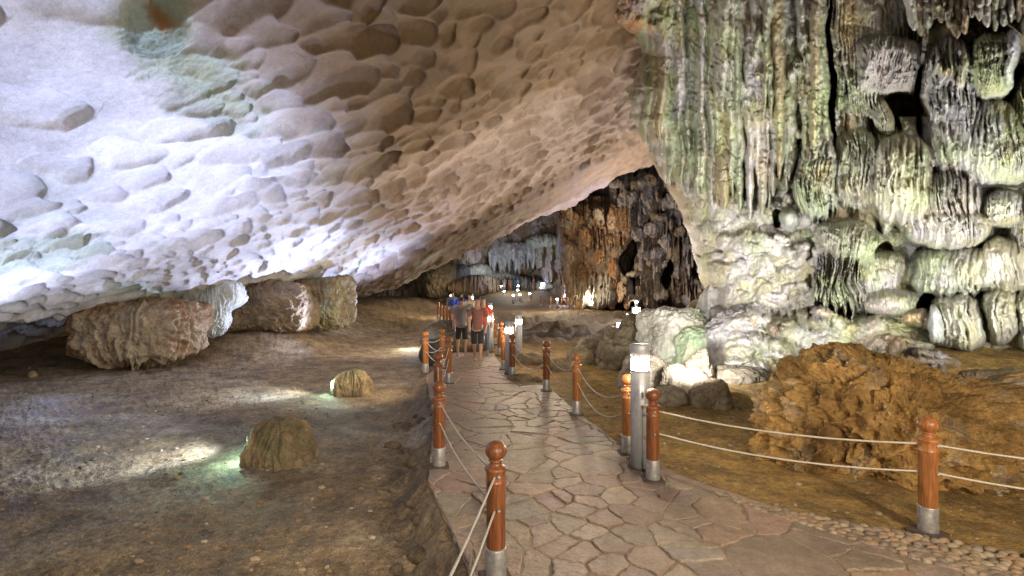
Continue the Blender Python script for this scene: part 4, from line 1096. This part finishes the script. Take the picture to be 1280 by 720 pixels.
BLACK = cloth('black_cloth', (.03, .03, .035)); RED = cloth('red_cloth', (.55, .04, .03)); BLUE = cloth('blue_cloth', (.03, .06, .45)); GRYC = cloth('grey_cloth', (.22, .20, .20)); MAR = cloth('brown_cloth', (.22, .10, .08)); DEN = cloth('denim', (.10, .14, .22)); TEALC = cloth('slate_cloth', (.16, .22, .27)); BEI = cloth('beige_cloth', (.4, .34, .27))
person(px2x(597, 12.5), 12.5, 0, 1.6, 3.1, .8, MAR, BLACK, True, 'person in a brown shirt and black shorts walking towards the camera', .3)
person(px2x(577, 13.6), 13.6, 0, 1.58, .15, .6, GRYC, BLACK, True, 'person in a grey shirt and black shorts seen from behind', .25, None)
person(px2x(604.5, 14.2), 14.2, 0, 1.56, 3.3, .4, RED, DEN, False, 'person in a red shirt behind the pair in shorts', .2)
person(px2x(588, 16.2), 16.2, 0, 1.66, .1, .4, BEI, BLACK, False, 'person in a beige shirt between the walkers, mostly hidden', .2, GRYC)
person(px2x(577, 19.4), 19.4, 0, 1.62, .0, .4, BLUE, BLACK, False, 'person in a bright blue shirt farther along the path', .2)
person(px2x(565.5, 22.5), 22.5, 0, 1.62, .1, .3, TEALC, BLACK, False, 'person in a slate shirt with a blue backpack near the post row', .2, BLUE)
crowdcol = [BLACK, BLACK, MAR, BLACK, DEN, DEN, BLACK, MAR, BLACK, GRYC]
cs = random.Random(9); proto = []
for k in range(4): proto.append(None)
n = 0
for k in range(30):
    px = 604 + k * 2.85 + cs.uniform(-1, 1); Yd = cs.uniform(61.5, 64.5) + (2 if k < 4 else 0)
    x = px2x(px, Yd)
    lb = 'standing person in the crowd on the far terrace'
    person(x, Yd, gz(x, Yd) - .05, cs.uniform(1.5, 1.75), cs.uniform(0, 6), .15, crowdcol[k % 10], None, False, lb, .1, group='crowd on the far terrace', simple_=True)

# ------------------------------------------------------------------ light
def plight(kind, loc, col, e, r=.1, aim=None, size=1.2, blend=.6, name='light'):
    d = bpy.data.lights.new(name, kind); d.energy = e; d.color = col; d.shadow_soft_size = r
    if kind == 'SPOT': d.spot_size = size; d.spot_blend = blend
    o = bpy.data.objects.new(name, d); C.objects.link(o); o.location = loc
    if aim is not None: o.rotation_euler = (Vector(aim) - Vector(loc)).to_track_quat('-Z', 'Y').to_euler()
    return o
COOL = (.54, .63, 1.); NEUT = (1., .97, .92); WARM = (1., .80, .55); GRN = (.82, 1., .86)
# floor floodlights washing the slab on the left
plight('SPOT', (-3.45, 6.9, .02), COOL, 170, .05, (-7.6, 8.5, 4.2), 1.95, .8)
plight('SPOT', (-3.75, 10.9, .02), COOL, 900, .05, (-7.2, 8.6, 4.6), 2.1, .8)
plight('SPOT', (-5.4, 17.2, .3), COOL, 900, .05, (-8.5, 14., 3.4), 2.1, .8)
plight('SPOT', (-4.4, 22.5, .3), COOL, 900, .06, (-6.8, 20, 4.), 2.1, .8)
plight('SPOT', (-5.0, 12.4, .1), COOL, 950, .06, (-5.4, 5.6, 5.4), 1.0, .9)
plight('SPOT', (-10.2, 11.5, .1), COOL, 420, .08, (-8.5, 7.5, 4.), 2.2, .8)
# greenish pools next to the domes
plight('POINT', (-3.45, 6.42, -.05), (.55, 1., .78), 13, .04)
plight('SPOT', (-3.45, 6.75, .22), (.85, .95, 1.), 280, .05, (-7.5, 6.6, -.5), 1.5, .9)
plight('SPOT', (-3.7, 10.7, .22), (.85, .95, 1.), 240, .05, (-8, 10.4, -.4), 1.5, .9)
plight('POINT', (-3.68, 10.4, -.05), (.6, 1., .85), 15, .04)
plight('SPOT', (-1.6, 9.5, 1.3), WARM, 270, .2, (-6, 13, -.3), 2.0, 1.)  # unseen warm spots from here, added to brighten the left floor
plight('SPOT', (-2.4, 16., 1.3), WARM, 340, .2, (-7, 19, -.3), 2.0, 1.)
plight('SPOT', (-.6, 2.6, 1.5), WARM, 150, .2, (-4, 5, -.3), 2.2, 1.)
plight('POINT', (px2x(345, 13.5) + 2.9, 17.6, .0), (.8, .95, 1.), 18, .05)
plight('POINT', (px2x(507, 17.5), 17.8, .0), (.85, .97, 1.), 22, .05)
# foot of the right wall
plight('SPOT', (2.7, 7.9, .8), NEUT, 400, .08, (4.6, 11.2, 2.2), 2.4, .7)
plight('SPOT', (5.2, 6.9, 1.1), NEUT, 420, .12, (5.6, 10, 4.4), 2.3, .7)
plight('SPOT', (7.4, 6.2, .9), NEUT, 380, .12, (8.4, 9.5, 4.2), 2.3, .7)
plight('SPOT', (2.1, 9.0, 1.3), (1., 1., .93), 35, .08, (3.4, 12.2, .9), 1.9, .9)
plight('POINT', (3.35, 9.2, .3), (.7, 1., .7), 3, .04)
plight('SPOT', (2.3, 8.8, .4), NEUT, 430, .1, (3.6, 11.5, 5.5), 1.9, .8)
# warm wash on the brown part of the ceiling
plight('SPOT', (-1.95, 16.5, .6), (1., .86, .68), 480, .06, (-.6, 10.5, 7.4), 1.5, .9)
plight('SPOT', (-2.9, 24., .6), (1., .86, .80), 560, .06, (1., 15.5, 7.2), 1.05, .9)
# unseen fill spots added near the camera for path, floor and right wall
plight('SPOT', (3.6, .2, 2.2), (1., .82, .60), 560, .2, (3.4, 5.5, -.1), 2.3, .8)
plight('SPOT', (.8, -1.6, 2.6), (1., .85, .68), 850, .3, (-2.6, 5., -.3), 2.4, .9)
plight('SPOT', (5.8, 3.2, 1.7), (1., .96, .88), 800, .15, (7.2, 10, 5.), 1.9, .9)
# far chamber
plight('SPOT', (px2x(737, 38), 38, .5), (1., .93, .78), 3200, .2, (6.2, 41, 4), 2.2, .8)
plight('POINT', (px2x(705, 48), 47, .9), (.78, .70, 1.), 450, .3)
plight('POINT', (px2x(640, 56), 56, 3.4), (.74, .84, 1.), 420, .3)
plight('POINT', (px2x(622, 64), 64, 3.2), (.9, 1., .85), 500, .3)
plight('POINT', (px2x(575, 42), 42, 2.0), WARM, 250, .3)
plight('POINT', (px2x(690, 35), 34, 2.5), WARM, 1050, .4)  # unseen warm fill added to the far chamber
plight('POINT', (px2x(810, 24), 24, 3.), (1., .9, .8), 1200, .4)  # unseen fill added to light the grey hanging mass
plight('POINT', (px2x(560, 30), 30, 1.3), WARM, 150, .2)
plight('POINT', (px2x(792, 15), 14.8, 1.1), WARM, 60, .1)

w = bpy.data.worlds.new('World'); bpy.context.scene.world = w; w.use_nodes = True
bg = w.node_tree.nodes['Background']; bg.inputs[0].default_value = (.95, .9, .88, 1); bg.inputs[1].default_value = .045

# ------------------------------------------------------------------ camera and view
cd = bpy.data.cameras.new('camera'); cam = bpy.data.objects.new('camera', cd); C.objects.link(cam)
cam.location = (0, 0, CAMZ); cam.rotation_euler = (math.radians(90), 0, 0)
cd.sensor_width = 36; cd.lens = 18; cd.shift_y = -5 / 1280; cd.clip_end = 500; cd.clip_start = .05
sc = bpy.context.scene; sc.camera = cam
sc.view_settings.view_transform = 'Standard'; sc.view_settings.look = 'None'; sc.view_settings.gamma = 1
sc.view_settings.exposure = .45; sc.view_settings.use_curve_mapping = False
sc.cycles.max_bounces = 5; sc.cycles.diffuse_bounces = 3; sc.cycles.use_denoising = True; sc.cycles.sample_clamp_indirect = 6
